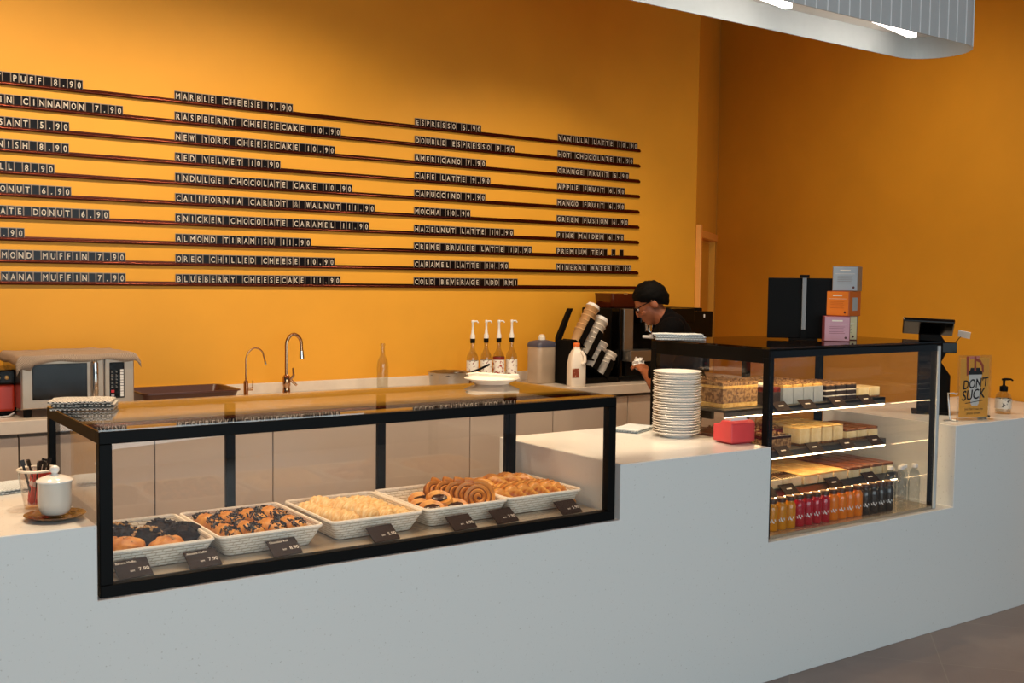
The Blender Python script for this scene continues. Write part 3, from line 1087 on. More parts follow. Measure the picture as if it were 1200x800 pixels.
pts = [(0, 0, .10), (0, 0, .27)] + [(.042 - .042 * cos(a), 0, .27 + .056 * sin(a)) for a in [pi * i / 12 for i in range(1, 12)]]
pts.append((.085, 0, .235))
MB().tube(pts, .0095, 12).obj('spout', M_tapc, t)
MB().tube([(.085, 0, .238), (.087, 0, .195)], [.0125, .014], 12).obj('spray_head', M_chrome, t)
MB().tube([(.015, -.012, .085), (.032, -.02, .11), (.026, -.024, .15)], [.008, .007, .004], 8).tube([(.018, -.012, .085), (.048, -.025, .055)], [.008, .006], 8).obj('lever', M_tapc, t)

# clear glass bottle
t = thing('glass_bottle', 'empty clear glass bottle standing alone against the wall', 'bottle', (2.822, 2.60, ZW))
MB().lathe([(.030, 0), (.033, .006), (.033, .135), (.028, .165), (.0145, .195), (.0125, .245), (.0145, .25), (.0145, .262), (.010, .262), (.0095, .20), (.024, .165), (.029, .13), (.029, .008)], 28).obj('bottle_body', M_bglass, t)

# pan
t = thing('frying_pan', 'shallow steel pan with a dark handle left of the syrup bottles', 'pan', (3.205, 2.50, ZW))
MB().lathe([(.10, 0), (.112, .004), (.122, .092), (.128, .094), (.124, .096), (.119, .092), (.108, .010), (.0005, .008)], 32, close=False).obj('pan_body', M_steel, t)
MB().blob((0, 0, .080), (.112, .112, .024), 0, .25, 3, 2).obj('pan_contents', mat('dark sauce', '2a1a12', .3, col2='4a3424', scale=40), t)
MB().tube([(.10, -.06, .088), (.15, -.09, .110), (.20, -.12, .140)], [.006, .007, .006], 8).obj('pan_handle', M_dark, t)

# syrup bottles
M_lab = mat('white floral label', 'ece6da', .6, col2='7a2420', scale=70, sharp=(.36, .40))
M_labr = mat('red floral label', 'ece6da', .6, col2='a02818', scale=60, sharp=(.42, .46))
syr = [(3.392, 'ambersyrup', '8a4a18', 'leftmost syrup pump bottle of the four, beside the pan'), (3.488, 'reddish syrup', '7a2412', 'second syrup pump bottle from the left, white label'),
       (3.58, 'dark red syrup', '5a100a', 'third syrup pump bottle with a red band above its label'), (3.674, 'amber syrup', 'a86a20', 'rightmost syrup pump bottle, nearest the big clear jug')]
for i, (x, mn, colr, lab) in enumerate(syr):
    t = thing('syrup_bottle', lab, 'bottle', (x, 2.545, ZW), 0, 'syrup bottles with white pumps')
    MB().lathe([(.032, 0), (.035, .006), (.035, .165), (.030, .185), (.016, .205), (.0125, .225), (.0125, .262), (.010, .262), (.010, .225), (.028, .18), (.031, .16), (.031, .008)], 26).obj('bottle_glass', M_bglass, t)
    MB().lathe([(.0005, .009), (.030, .009), (.030, [.06, .045, .17, .03][i]), (.0005, [.06, .045, .17, .03][i])], 20, close=False).obj('syrup', mat(mn, colr, .2), t)
    MB().lathe([(.0356, .055), (.0358, .06), (.0358, .145), (.0356, .150)], 26, close=False).obj('bottle_label', M_labr if i == 2 else M_lab, t)
    if i == 2:
        MB().lathe([(.0357, .150), (.0359, .152), (.0359, .166), (.0357, .168)], 26, close=False).obj('red_band', mat('dark red band', '7a1812', .5), t)
    MB().lathe([(.0145, .255), (.0150, .262), (.0150, .280), (.0145, .281)], 18).obj('pump_collar', M_blackm, t)
    MB().lathe([(.0145, .281), (.0145, .298), (.0095, .312), (.0065, .340), (.0065, .372), (.0090, .376), (.0090, .386), (.006, .390)], 16).tube([(0, 0, .383), (.024, -.010, .384), (.030, -.012, .374)], .0045, 8).obj('pump_head', M_wplast, t)

# big jug
t = thing('clear_jug', 'large clear plastic container of whitish liquid with a grey lid', 'container', (3.868, 2.50, ZW), rad(8))
rg = [[(x, y, z) for x, y in rrect(.150 * s, .12 * s, .025)] for s, z in ((.92, 0), (1, .008), (1, .215), (.98, .23))]
MB().add(*loft(rg), 0, True).obj('jug_body', mat('milky clear plastic', 'b9a48c', .25, var=.08, scale=8, coat=.3), t)
rg = [[(x, y, z) for x, y in rrect(.155 * s, .125 * s, .025)] for s, z in ((1.0, .225), (1.0, .240), (.9, .255), (.4, .266))]
MB().add(*loft(rg), 0, True).obj('jug_lid', mat('blue grey lid', '4a4a58', .4), t)
MB().lathe([(.022, .265), (.022, .285), (.017, .287), (.017, .297), (.005, .300)], 18).obj('lid_spout', M_cream, t)

# milk bottle
t = thing('milk_bottle', 'milk bottle with an orange cap in front of the cup rack', 'bottle', (3.935, 2.238, ZW), rad(-18))
rg = [[(x, y, z) for x, y in rrect(.098 * s, .098 * s, .022 * s)] for s, z in ((.94, 0), (1, .008), (1, .125), (.97, .135), (.92, .150), (.80, .185), (.55, .212), (.36, .225), (.34, .238))]
MB().add(*loft(rg), 0, True).obj('milk_body', mat('translucent milk plastic', 'efe4d3', .35, var=.03), t)
MB().lathe([(.019, .236), (.020, .240), (.020, .257), (.017, .260)], 20).obj('orange_cap', mat('orange cap', 'e8702a', .4), t)
MB().box((-.022, -.0495, .082), (.040, .001, .055), 0).obj('milk_label', mat('brown red label', '8a3a1c', .5, col2='d8b088', scale=60, sharp=(.36, .42)), t)
MB().tube([(.020, -.052, .135), (.034, -.056, .15), (.036, -.045, .18), (.02, -.03, .21)], .010, 8).obj('jug_handle', mat('translucent milk plastic', 'efe4d3'), t)

# cup rack with four slanting tubes
RX, RY = 3.94, 2.305
t = thing('cup_dispenser_rack', 'black slanted cup rack between the milk bottle and coffee machine', 'rack', (RX, RY, ZW))
MB().prism([(0, 0), (.38, 0), (.38, .06), (.33, .44), (.26, .44), (.25, .30), (.06, .05), (.03, .05), (.03, .27), (.115, .46), (.09, .46), (0, .28)], .125, .155, axis='y').obj('rack_side', M_blackm, t)
MB().prism([(0, 0), (.38, 0), (.38, .035), (.02, .035), (.02, .27), (0, .27)], .0, .125, axis='y').obj('rack_base', M_blackm, t)
AX = Vector((cos(rad(58)), 0, sin(rad(58))))
tubes = [(.075, .245, .25), (.145, .165, .25), (.190, .085, .185), (.275, .035, .165)]
cupm = [mat('kraft paper cup', 'c79a66', .6), mat('clear plastic cup', 'd8cbb8', .3), mat('white paper cup', 'e6ddd0', .5), mat('white cup', 'e6ddd0', .5)]
clb = ['brown paper cup with a white lid in the uppermost slanted tube', 'clear plastic cup in the second slanted tube of the rack', 'white paper cup in the third slanted tube of the rack', 'white paper cup in the lowest slanted tube of the rack']
for i, (x, z, ln) in enumerate(tubes):
    base = Vector((x, .055, z))
    PX = Vector((-AX.z, 0, AX.x))
    b = MB()
    q0, q1 = base + AX * .0, base + AX * (ln * .72)
    p4 = [q0 - PX * .020, q1 - PX * .020, q1 + PX * .020, q0 + PX * .020]
    b.prism([(p.x, p.z) for p in p4], -.004, .002, axis='y')
    p4 = [q0 - PX * .046, q0 + PX * .046, q0 + PX * .046 + AX * .006, q0 - PX * .046 + AX * .006]
    b.prism([(p.x, p.z) for p in p4], -.004, .125, axis='y')
    b.obj('tube_strip', M_blackm, t)
    rot = (Vector((0, 0, 1)).rotation_difference(AX)).to_euler()
    c0 = None
    NCUP = 6 if i < 2 else 4
    for k in range(NCUP):
        pos = Vector((RX, RY, ZW)) + base + AX * (.008 + k * (ln - .09) / (NCUP - 1))
        r0 = .042 + (.003 if i == 1 else 0)
        if c0 is None:
            c0 = thing('paper_cup', clb[i], 'cup', pos, 0, 'cups in rack tube ' + ['top', 'second', 'third', 'lowest'][i])
            MB().lathe([(r0 * .72, 0), (r0, .082), (r0 + .003, .084), (r0 + .002, .089), (r0 - .002, .088), (r0 * .68, .003)], 20).obj('cup_body', cupm[i], c0)
            c0.rotation_euler = rot
        else:
            c0 = dup(c0, pos, rot=rot, label=clb[i])
    if i < 2:
        MB().lathe([(.046, .0895), (.046, .096), (.041, .100), (.039, .110), (.034, .110), (.032, .104), (.0005, .104)], 20, close=False).obj('lid', M_wplast, c0)
        c0['label'] = ['topmost brown cup under a white lid, uppermost tube', 'topmost clear cup under a pale lid, second tube'][i]
        del c0['group']

# coffee machine
cm = thing('coffee_machine', 'large black coffee machine with steel front panels beside the person', 'coffee machine', (4.330, 2.31, ZW))
MB().bx(0, .80, .08, .38, .03, .46).bx(.06, .80, 0, .08, .035, .13).obj('machine_body', M_blackm, cm, bevel=.006)
MB().bx(0, .0298, -.0, .08, .03, .46).obj('left_housing', M_blackg, cm, bevel=.006)
MB().bx(.030, .110, -.008, .08, .135, .458).obj('steel_column', mat('grey steel panel', '8f8c88', .35, .9), cm, bevel=.004)
MB().bx(.030, .28, -.075, .07, .130, .20).obj('drip_tray', mat('grey steel panel', '8f8c88'), cm, bevel=.006)
MB().bx(.15, .62, -.03, .08, .37, .46).bx(.45, .80, -.02, .08, .13, .44).obj('upper_console', M_blackg, cm, bevel=.005)
MB().tube([(.22, -.02, .37), (.22, -.02, .30), (.19, -.10, .30)], [.03, .03, .012], 12).obj('group_head', M_chrome, cm)
MB().tube([(.16, -.04, .285), (.26, -.16, .28)], [.010, .013], 10).obj('portafilter_handle', M_wplast, cm)
MB().tube([(.30, -.03, .36), (.30, -.05, .26), (.31, -.06, .22)], .006, 8).obj('steam_wand', M_chrome, cm)
MB().bx(.255, .262, -.036, -.03, .36, .46).bx(.262, .40, -.036, -.03, .358, .364).obj('console_trim', M_alu, cm)
MB().tube([(.455, -.05, .06), (.455, -.05, .19)], .014, 10).obj('chrome_cylinder', M_chrome, cm)
MB().tube([(.515, -.05, .06), (.515, -.05, .185)], .016, 10).obj('chrome_cylinder', M_chrome, cm)
MB().bx(.712, .722, -.022, -.019, .40, .42).obj('indicator', M_wplast, cm)
for xx in (.06, .74):
    MB().lathe([(.025, 0), (.025, .035)], 14, (xx, .2, 0)).obj('machine_foot', M_dark, cm)
hp = MB()
hp.add(*loft([[(x, y, z) for x, y in rrect(w, d, .02)] for w, d, z in ((.20, .16, 0), (.215, .175, .012), (.225, .185, .085), (.228, .188, .088), (.228, .188, .093))]), 0, True)
hp.obj('bean_hopper', mat('amber brown hopper', '5a2410', .12, coat=.4), cm, (.165, .23, .461))
MB().bx(-.015, .015, -.095, -.090, .085, .096).obj('hopper_latch', M_steel, cm, (.165, .23, .461))

# ================================================================== PERSON
M_skin = mat('brown skin', '9a5a38', .5, var=.06, scale=12)
M_shirt = mat('black cotton shirt', '070607', .9, spec=.08)
M_hair = mat('black hair', '050403', .7, spec=.1, bump=.6, bscale=220)
M_trs = mat('dark grey trousers', '17181c', .8)
ps = thing('person', 'person in a black shirt and glasses bending over the coffee machine', 'person', (4.165, 1.68, 0), rad(47))


def capsule(b, p0, p1, r0, r1, flat=1.0, n=7, seg=14):
    p0, p1 = Vector(p0), Vector(p1)
    ax = (p1 - p0).normalized()
    pts, rs = [], []
    for i in range(4):
        a = pi / 2 * i / 4
        pts.append(p0 - ax * r0 * cos(a))
        rs.append(max(r0 * sin(a), .001))
    for i in range(n):
        u = i / (n - 1)
        pts.append(p0.lerp(p1, u))
        rs.append(r0 + (r1 - r0) * u)
    for i in range(1, 5):
        a = pi / 2 * i / 4
        pts.append(p1 + ax * r1 * sin(a))
        rs.append(max(r1 * cos(a), .001))
    b.tube(pts, rs, seg, flat=flat)


def ell(b, c, r, rot=(0, 0, 0)):
    b.blob((0, 0, 0), r, nu=24, nv=16, xf=T(*c, *rot))


HC = Vector((0, .105, 1.425))     # head centre (local: +y forward)
HR = (rad(-31), 0, 0)           # head bowed
Hm = T(HC.x, HC.y, HC.z, *HR)
hipz, hipy = .90, -.10
shL, shR = Vector((-.175, -.005, 1.275)), Vector((.175, .02, 1.275))
elL, haL = Vector((-.230, .075, .99)), Vector((-.115, .125, 1.04))
elR, haR = Vector((.240, .02, 1.03)), Vector((.11, .09, 1.03))


def arm_hand(b, el, ha, side):
    capsule(b, el, ha, .042, .028)
    d = (ha - el).normalized()
    sd = Vector((side, 0, 0))
    upv = d.cross(sd).normalized()
    palm = ha + d * .055
    b.tube([ha + d * .005, ha + d * .035, ha + d * .075, ha + d * .095], [.025, .036, .040, .034], 12, flat=.45)
    for i, (off, ln) in enumerate(((-.028, .062), (-.010, .072), (.009, .067), (.027, .052))):
        r0 = ha + d * .088 + sd * off
        p1 = r0 + d * ln * .45 - upv * .010
        p2 = p1 + d * ln * .30 - upv * .022
        p3 = p2 + d * ln * .05 - upv * .024
        b.tube([r0 - d * .02, r0, p1, p2, p3], [.0095, .0095, .009, .0085, .0065], 8)
    th0 = ha + d * .030 - sd * .030
    b.tube([ha + d * .02, th0, th0 + d * .030 - sd * .016 - upv * .012, th0 + d * .055 - sd * .010 - upv * .028], [.012, .012, .0105, .008], 8)


def body_core(b, inf=0.0):
    # torso
    for (y, z, rx, ry) in ((hipy, .90, .165, .115), (hipy + .01, 1.00, .150, .108), (hipy + .03, 1.10, .160, .112), (hipy + .065, 1.19, .178, .118), (hipy + .085, 1.255, .170, .100)):
        ell(b, (0, y, z), (rx + inf, ry + inf, .085 + inf))
    capsule(b, (-.15, -.012, 1.285), (.15, .0, 1.285), .062 + inf, .062 + inf)
    capsule(b, (-.07, -.015, 1.30), (.07, -.01, 1.30), .068 + inf, .068 + inf)


b = MB()
body_core(b)
capsule(b, (0, -.015, 1.30), (0, .075, 1.375), .057, .055)
# head
ell(b, (0, 0, 0), (.001, .001, .001))
hb = MB()


def hblob(c, r, rot=(0, 0, 0)):
    b.blob((0, 0, 0), r, nu=24, nv=18, xf=Hm @ T(*c, *rot))


hblob((0, -.008, .035), (.074, .092, .078))           # skull
hblob((0, .030, -.020), (.062, .062, .085))           # face
hblob((0, .048, -.078), (.036, .036, .030))           # chin
hblob((0, .092, -.008), (.012, .016, .026), (rad(18), 0, 0))  # nose
hblob((0, .098, -.022), (.016, .013, .011))
hblob((0, .082, -.052), (.024, .012, .007))           # upper lip
hblob((0, .080, -.062), (.021, .012, .007))           # lower lip
hblob((0, .070, .026), (.050, .022, .012))            # brow
for s in (-1, 1):
    hblob((s * .076, -.012, -.008), (.009, .020, .032), (rad(-12), 0, 0))
    hblob((s * .036, .058, -.022), (.026, .026, .022))  # cheeks
# arms
capsule(b, shL, elL, .052, .042)
capsule(b, shR, elR, .052, .042)
arm_hand(b, elL, haL, -1)
arm_hand(b, elR, haR, 1)
# legs
for s in (-1, 1):
    capsule(b, (s * .09, hipy, .88), (s * .10, hipy + .02, .48), .085, .055)
    capsule(b, (s * .10, hipy + .02, .48), (s * .105, hipy - .01, .09), .055, .036)
    capsule(b, (s * .105, hipy - .02, .04), (s * .12, hipy + .14, .028), .036, .030)
b.obj('body', M_skin, ps, remesh=.0055, smooth=4)
b = MB()
body_core(b, .012)
for sh, el in ((shL, elL), (shR, elR)):
    capsule(b, sh, sh.lerp(el, .80), .066, .060)
capsule(b, (0, -.018, 1.31), (0, .020, 1.345), .066, .060)
b.obj('shirt', M_shirt, ps, remesh=.007, smooth=4)
b = MB()
ell(b, (0, hipy, .90), (.178, .128, .085))
for s in (-1, 1):
    capsule(b, (s * .09, hipy, .88), (s * .10, hipy + .02, .48), .098, .070)
    capsule(b, (s * .10, hipy + .02, .48), (s * .105, hipy - .01, .10), .070, .058)
b.obj('trousers', M_trs, ps, remesh=.009, smooth=4)
b = MB()
for s in (-1, 1):
    capsule(b, (s * .105, hipy - .03, .045), (s * .12, hipy + .15, .037), .044, .037)
b.obj('shoes', M_dark, ps, remesh=.006, smooth=3)
# hair: cap with noise, forehead fringe, clear of the face and ears
vs, fs = [], []
nu, nv = 48, 26
Hb = MB()
for j in range(nv + 1):
    for i in range(nu):
        ph = 2 * pi * i / nu
        front = sin(ph)                     # +1 forward
        # how far down the hair reaches: short at forehead, low at nape
        low = 1.95 + (.55 * max(0, -front) if front < 0 else -.66 * front)
        th = low * j / nv
        d_ = Vector((sin(th) * cos(ph), sin(th) * sin(ph), cos(th)))
        s_ = 1 + .05 * noise.noise(d_ * 4) + .05 * noise.noise(Vector((d_.x * 18, d_.y * 18, d_.z * 5)))
        e_ = max(0, (j / nv - .70) / .30)
        thick = 1.0 - (.11 + .06 * max(0, -front)) * e_ ** 2
        sr = sin(th) if th < pi / 2 else 1 - (1 - sin(th)) * .45
        p = Vector((cos(ph) * sr * .085 * s_ * thick, -.010 + sin(ph) * sr * .101 * s_ * thick, .034 + d_.z * .098 * s_ * (1 + .12 * max(0, -front) * e_)))
        vs.append(Hm @ p)
for j in range(nv):
    for i in range(nu):
        k = (i + 1) % nu
        fs.append((j * nu + i, (j + 1) * nu + i, (j + 1) * nu + k, j * nu + k))
Hb.add(vs, fs, 0, True)
ho = Hb.obj('hair', M_hair, ps)
b = MB()
for s in (-1, 1):
    ring = [Hm @ Vector((s * .033 + .024 * cos(a), .092, .012 + .018 * sin(a))) for a in [2 * pi * i / 20 for i in range(21)]]
    b.tube(ring, .0025, 6)
    b.tube([Hm @ Vector((s * .056, .090, .016)), Hm @ Vector((s * .079, .05, .018)), Hm @ Vector((s * .083, -.02, .014))], .0025, 6)
b.tube([Hm @ Vector((-.009, .094, .014)), Hm @ Vector((.009, .094, .014))], .0025, 6)
b.obj('glasses', M_black, ps)
b = MB()
for s in (-1, 1):
    b.blob((0, 0, 0), (.012, .006, .008), xf=Hm @ T(s * .033, .082, .008))
b.obj('eyes', mat('eye white', 'd8d0c8', .2), ps)
# cloth in the hand
cl_ = ps.matrix_world
Rz = Matrix.Rotation(rad(47), 4, 'Z')
hw = Vector((4.165, 1.68, 0)) + Rz.to_3x3() @ (haL + (haL - elL).normalized() * .12)
o = MB().blob((0, 0, 0), (.035, .028, .03), 0, .7, 3, 4, 20, 14).obj('cleaning_rag', M_wplast, None, hw)
tag(o, 'small white rag held in the hand of the person in black', 'rag')

# ================================================================== FRIDGE
FX0, FX1, FY0, FY1, FZ0, FZ1 = 3.131, 4.252, .03, .70, .551, 1.300
fg = thing('cake_fridge', 'tall black framed glass cake fridge with three lit shelves', 'display fridge')
fr = MB()
S_ = .030
zt = FZ1 - .008
for yy in (FY0, FY1 - S_):
    fr.bx(FX0, FX1, yy, yy + S_, zt - .034, zt)
    fr.bx(FX0, FX0 + S_, yy, yy + S_, FZ0, zt - .034).bx(FX1 - S_, FX1, yy, yy + S_, FZ0, zt - .034)
fr.bx(FX0, FX0 + S_, FY0 + S_, FY1 - S_, zt - .055, zt).bx(FX1 - S_, FX1, FY0 + S_, FY1 - S_, zt - .034, zt)
fr.bx(FX0, FX1, FY1 - S_, FY1, FZ0, FZ0 + .12).bx(3.70, 3.73, FY1 - S_, FY1, FZ0, zt - .034)
fr.obj('fridge_frame', M_black, fg, bevel=.0015, seg=1)
MB().bx(FX0, FX1, FY0, FY1, FZ1 - .0078, FZ1).obj('top_pane', glassmat('dark top glass', (.5, .48, .46), 1.9), fg)
MB().bx(FX0 + .004, FX1 - .036, FY0 - .006, FY0 - .0005, FZ0 + .002, FZ1 - .014).obj('front_pane', M_glassf, fg)
MB().bx(FX0 + .004, FX0 + .010, FY0 + S_, FY1 - S_, FZ0 + .01, FZ1 - .06).obj('side_pane', M_glassf, fg)
MB().bx(FX1 - .010, FX1 - .004, FY0 + S_, FY1 - S_, FZ0 + .01, FZ1 - .04).obj('side_pane', M_glassf, fg)
MB().bx(FX1 - .032, FX1 - .014, FY0 - .008, FY0 - .0005, FZ0 + .002, FZ1 - .02).obj('silver_strip', mat('pale grey strip', 'c4c8c8', .5), fg, bevel=.001, seg=1)
MB().bx(FX0 + S_, 3.715, FY1 - .018, FY1 - .013, FZ0 + .12, FZ1 - .045).obj('rear_door_pane', M_glassf, fg)
MB().bx(3.715, FX1 - S_, FY1 - .010, FY1 - .005, FZ0 + .12, FZ1 - .045).obj('rear_door_pane', M_glassf, fg)
MB().bx(FX0 + .012, FX1 - .012, FY0 + .002, FY1 - S_, FZ0, FZ0 + .012).obj('fridge_floor', M_steeld, fg)
M_shelf = mat('grey steel shelf', '77726c', .3, .8)
M_led = mat('warm light strip', 'fff2dd', .5, emit='ffd9a0', estr=26)
SH = [(1.028, .285), (.838, .275), (.690, .205)]
for z, y in SH:
    sh = MB().bx(FX0 + .035, FX1 - .035, y, FY1 - .05, z - .012, z).bx(FX0 + .035, FX1 - .035, y, y + .012, z - .03, z).obj('shelf', M_shelf, fg, bevel=.001, seg=1)
    MB().bx(FX0 + .04, FX1 - .04, y + .001, y + .011, z - .0345, z - .0302).obj('shelf_light', M_led, sh)
    for xx in (FX0 + .045, FX1 - .045):
        MB().bx(xx - .008, xx + .008, y + .08, FY1 - .05, z - .045, z - .0125).obj('shelf_bracket', M_blackm, sh)
MB().bx(FX0 + .04, FX1 - .04, .20, .232, FZ1 - .058, FZ1 - .050).obj('top_light', M_led, fg)
MB().bx(FX0 + .03, FX1 - .03, .195, .24, FZ1 - .050, FZ1 - .042).obj('light_holder', M_shelf, fg)

# --- cakes
CK = dict(
    sponge=mat('yellow sponge', 'e8c274', .7, col2='cf9d4c', scale=60, bump=.5),
    cheese=mat('cream cheese layer', 'f0dcae', .5, col2='e2c48a', scale=20),
    crust=mat('biscuit crust', '8a5a2c', .8, col2='6b4220', scale=80, bump=.6),
    choc=mat('chocolate cake', '2e170f', .6, col2='1c0d08', scale=60, bump=.5),
    cream=mat('white cream', 'f2e8da', .4),
    redv=mat('red velvet crumb', '7a1f16', .7, col2='511009', scale=60, bump=.5),
    brown=mat('caramel brown glaze', '8a4a1e', .3, col2='5a2a10', scale=30),
    nutm=mat('nut crumble', 'b58a58', .7, col2='6e4826', scale=70, bump=.9, sharp=(.42, .58)),
    choct=mat('chocolate glaze', '3a160c', .2),
    foil=mat('silver foil wrap', 'c4ccd2', .35, .5, bump=.8, bscale=40),
    chunk=mat('white chocolate chunk', 'f3ead6', .5),
    berry=mat('dark red topping', '8a2a18', .3, col2='4a120a', scale=50, bump=.5),
    toast=mat('toasted top', 'd99a45', .45, col2='f0cf85', scale=18),
)


def cake(name, label, L, w, d, layers, group, rz=0.0, top=None, wrap=False, seed=0):
    t = thing(name, label, 'cake', L, rz, group)
    z = 0
    nm = {'sponge': 'sponge_layer', 'cheese': 'cheese_layer', 'crust': 'crust', 'choc': 'chocolate_layer', 'cream': 'cream_layer', 'redv': 'red_layer', 'brown': 'glaze',
          'choct': 'glaze', 'nutm': 'nut_layer', 'berry': 'topping', 'toast': 'toasted_top'}
    for h, mk in layers:
        MB().bx(-w / 2, w / 2, -d / 2, d / 2, z, z + h - .0002).obj(nm[mk], CK[mk], t, bevel=.002, seg=1)
        z += h
    if top == 'chunks':
        b = MB()
        for q in range(16):
            b.box((random.uniform(-.42, .42) * w, random.uniform(-.42, .42) * d, z + .006), [random.uniform(.010, .018) for _ in range(3)], 0, [random.uniform(0, 3) for _ in range(3)])
        b.obj('white_chunks', CK['chunk'], t)['kind'] = 'stuff'
    if top == 'nuts':
        b = MB()
        for q in range(26):
            b.blob((random.uniform(-.44, .44) * w, random.uniform(-.44, .44) * d, z + .003), (.007, .006, .005), 0, nu=6, nv=5)
        b.obj('nut_topping', CK['nutm'], t)['kind'] = 'stuff'
    if top == 'stripes':
        b = MB()
        for q in range(7):
            x = -w / 2 + w * (q + .5) / 7
            b.tube([(x - .012, -d / 2 + .004, z + .001), (x, 0, z + .0022), (x + .012, d / 2 - .004, z + .001)], .0022, 5)
        b.obj('chocolate_stripes', CK['choct'], t)
    if wrap:
        b = MB()
        H = z * .86
        b.prism([(-w / 2 - .002, -d / 2 - .003), (w / 2 + .002, -d / 2 - .003), (w / 2 + .002, d / 2), (w / 2, d / 2), (w / 2 - .0, -d / 2 - .0006), (-w / 2, -d / 2 - .0006), (-w / 2, d / 2), (-w / 2 - .002, d / 2)], .0005, H)
        b.obj('foil_wrap', CK['foil'], t)
    return t


z1, z2, z3 = SH[0][0] + .0006, SH[1][0] + .0006, SH[2][0] + .0006
# shelf 1
WOR = ['leftmost', 'second', 'third', 'fourth', 'fifth', 'sixth', 'seventh', 'eighth', 'ninth', 'tenth']
cake('crumble_cake', 'large nut crumble cake at the left end of the top fridge shelf', (3.300, .46, z1), .21, .26, [(.02, 'sponge'), (.06, 'nutm'), (.012, 'sponge'), (.014, 'nutm')], None, top='nuts')
c0 = cake('chunk_topped_cake', 'white chunk topped dark cake slice at the top shelf front left', (3.485, .365, z1), .080, .11, [(.055, 'choc'), (.022, 'berry')], 'chunk topped slices', top='chunks')
dup(c0, (3.465, .49, z1), 0, 'white chunk topped dark cake slice behind the front left one')
for i in range(4):
    x = 3.570 + i * .066
    c1 = cake('wrapped_cake_slice', 'foil wrapped nut topped slice, %s along the top shelf front' % WOR[i], (x, .360, z1), .058, .10, [(.030, 'sponge'), (.024, 'cheese'), (.028, 'sponge')], 'foil wrapped slices', top='nuts', wrap=True)
    dup(c1, (x, .475, z1), 0, 'foil wrapped nut topped slice behind, %s along the top shelf' % WOR[i])
    dup(c1, (x, .59, z1), 0, 'foil wrapped nut topped slice in the rear row, %s along the top shelf' % WOR[i])
for i in range(3):
    x = 3.850 + i * .074
    c1 = cake('layered_chocolate_slice', 'dark chocolate layer slice, %s of its front row on the top shelf' % WOR[i], (x, .36, z1), .064, .11, [(.018, 'choc'), (.006, 'cream'), (.018, 'choc'), (.006, 'cream'), (.018, 'choc'), (.006, 'nutm')], 'chocolate layer slices')
    dup(c1, (x, .49, z1), 0, 'dark chocolate layer slice, %s of its rear row on the top shelf' % WOR[i])
for i in range(2):
    cake('white_cheesecake_slice', 'low pale cheesecake slice, %s at the right of the top shelf' % ['left one', 'right one'][i], (4.085 + i * .080, .36, z1), .072, .11, [(.008, 'crust'), (.040, 'cheese')], 'pale cheesecake slices')
# shelf 2
cake('dark_cake_log', 'dark cake with pale side at the left of the middle fridge shelf', (3.505, .355, z2), .17, .11, [(.045, 'nutm'), (.014, 'choct')], None, top='nuts')
for i in range(4):
    x = 3.455 + i * .078
    c1 = cake('red_topped_slice', 'red brown topped slice, %s in the row behind the dark cake' % WOR[i], (x, .475, z2), .07, .11, [(.03, 'choc'), (.012, 'cream'), (.020, 'redv')], 'red topped slices', top='nuts')
    dup(c1, (x, .59, z2), 0, 'red brown topped slice, %s in the rear row of the middle shelf' % WOR[i])
dup(cake('red_cake_slice', 'dark red cake slice at the left front of the middle shelf', (3.270, .46, z2), .12, .12, [(.03, 'redv'), (.008, 'cream'), (.03, 'redv'), (.006, 'berry')], 'red cake slices'), (3.290, .595, z2), 0, 'dark red cake slice at the left rear of the middle shelf')
for i in range(4):
    x = 3.690 + i * .076
    f_ = .36 if i > 0 else .36
    c1 = cake('tall_cheesecake_slice', 'tall pale cheesecake slice, %s in the front row of the middle shelf' % WOR[i], (x, f_, z2), .064, .10, [(.010, 'crust'), (.062, 'cheese'), (.006, 'toast')], 'tall cheesecake slices')
    if i:
        dup(c1, (x + .004, .475, z2), 0, 'tall pale cheesecake slice, %s in the rear row of the middle shelf' % WOR[i])
        dup(c1, (x + .008, .59, z2), 0, 'tall pale cheesecake slice, %s in the rearmost row of the middle shelf' % WOR[i])
for i in range(3):
    c1 = cake('brown_glazed_slice', 'brown glazed cream slice, %s at the right of the middle shelf' % WOR[i], (4.006 + i * .078, .36, z2), .068, .11, [(.012, 'crust'), (.030, 'cheese'), (.012, 'brown')], 'brown glazed slices on the middle shelf')
    dup(c1, (4.012 + i * .078, .49, z2), 0, 'brown glazed cream slice, %s in the second row at the right of the middle shelf' % WOR[i])
# shelf 3
for i in range(2):
    x = 3.395 + i * .122
    cake('striped_pastry', 'cream cake with chocolate stripes, %s on the lowest shelf front' % ['left one', 'right one'][i], (x, .28, z3), .115, .11, [(.038, 'cheese')], 'striped cream cakes', top='stripes')
c1 = cake('yellow_cheesecake', 'wide yellow cheesecake at the far left of the lowest shelf front', (3.235, .30, z3), .11, .12, [(.034, 'cheese'), (.008, 'toast')], 'yellow cheesecakes')
for r_ in range(1, 3):
    for i in range(3):
        dup(c1, (3.245 + .122 * i, .31 + .13 * r_, z3), 0, 'wide yellow cheesecake behind the striped cakes, %s in row %s' % (WOR[i], ['', 'two', 'three'][r_]))
for i in range(3):
    x = 3.630 + i * .098
    c1 = cake('yellow_cheesecake_slice', 'wide yellow cheesecake slice, %s in the front row of the lowest shelf' % WOR[i], (x, .275, z3), .090, .11, [(.034, 'cheese'), (.008, 'toast')], 'yellow cheesecake slices')
    for r_ in range(1, 4):
        dup(c1, (x, .275 + .112 * r_, z3), 0, 'wide yellow cheesecake slice, %s across in row %s from the front of the lowest shelf' % (WOR[i], ['', 'two', 'three', 'four'][r_]))
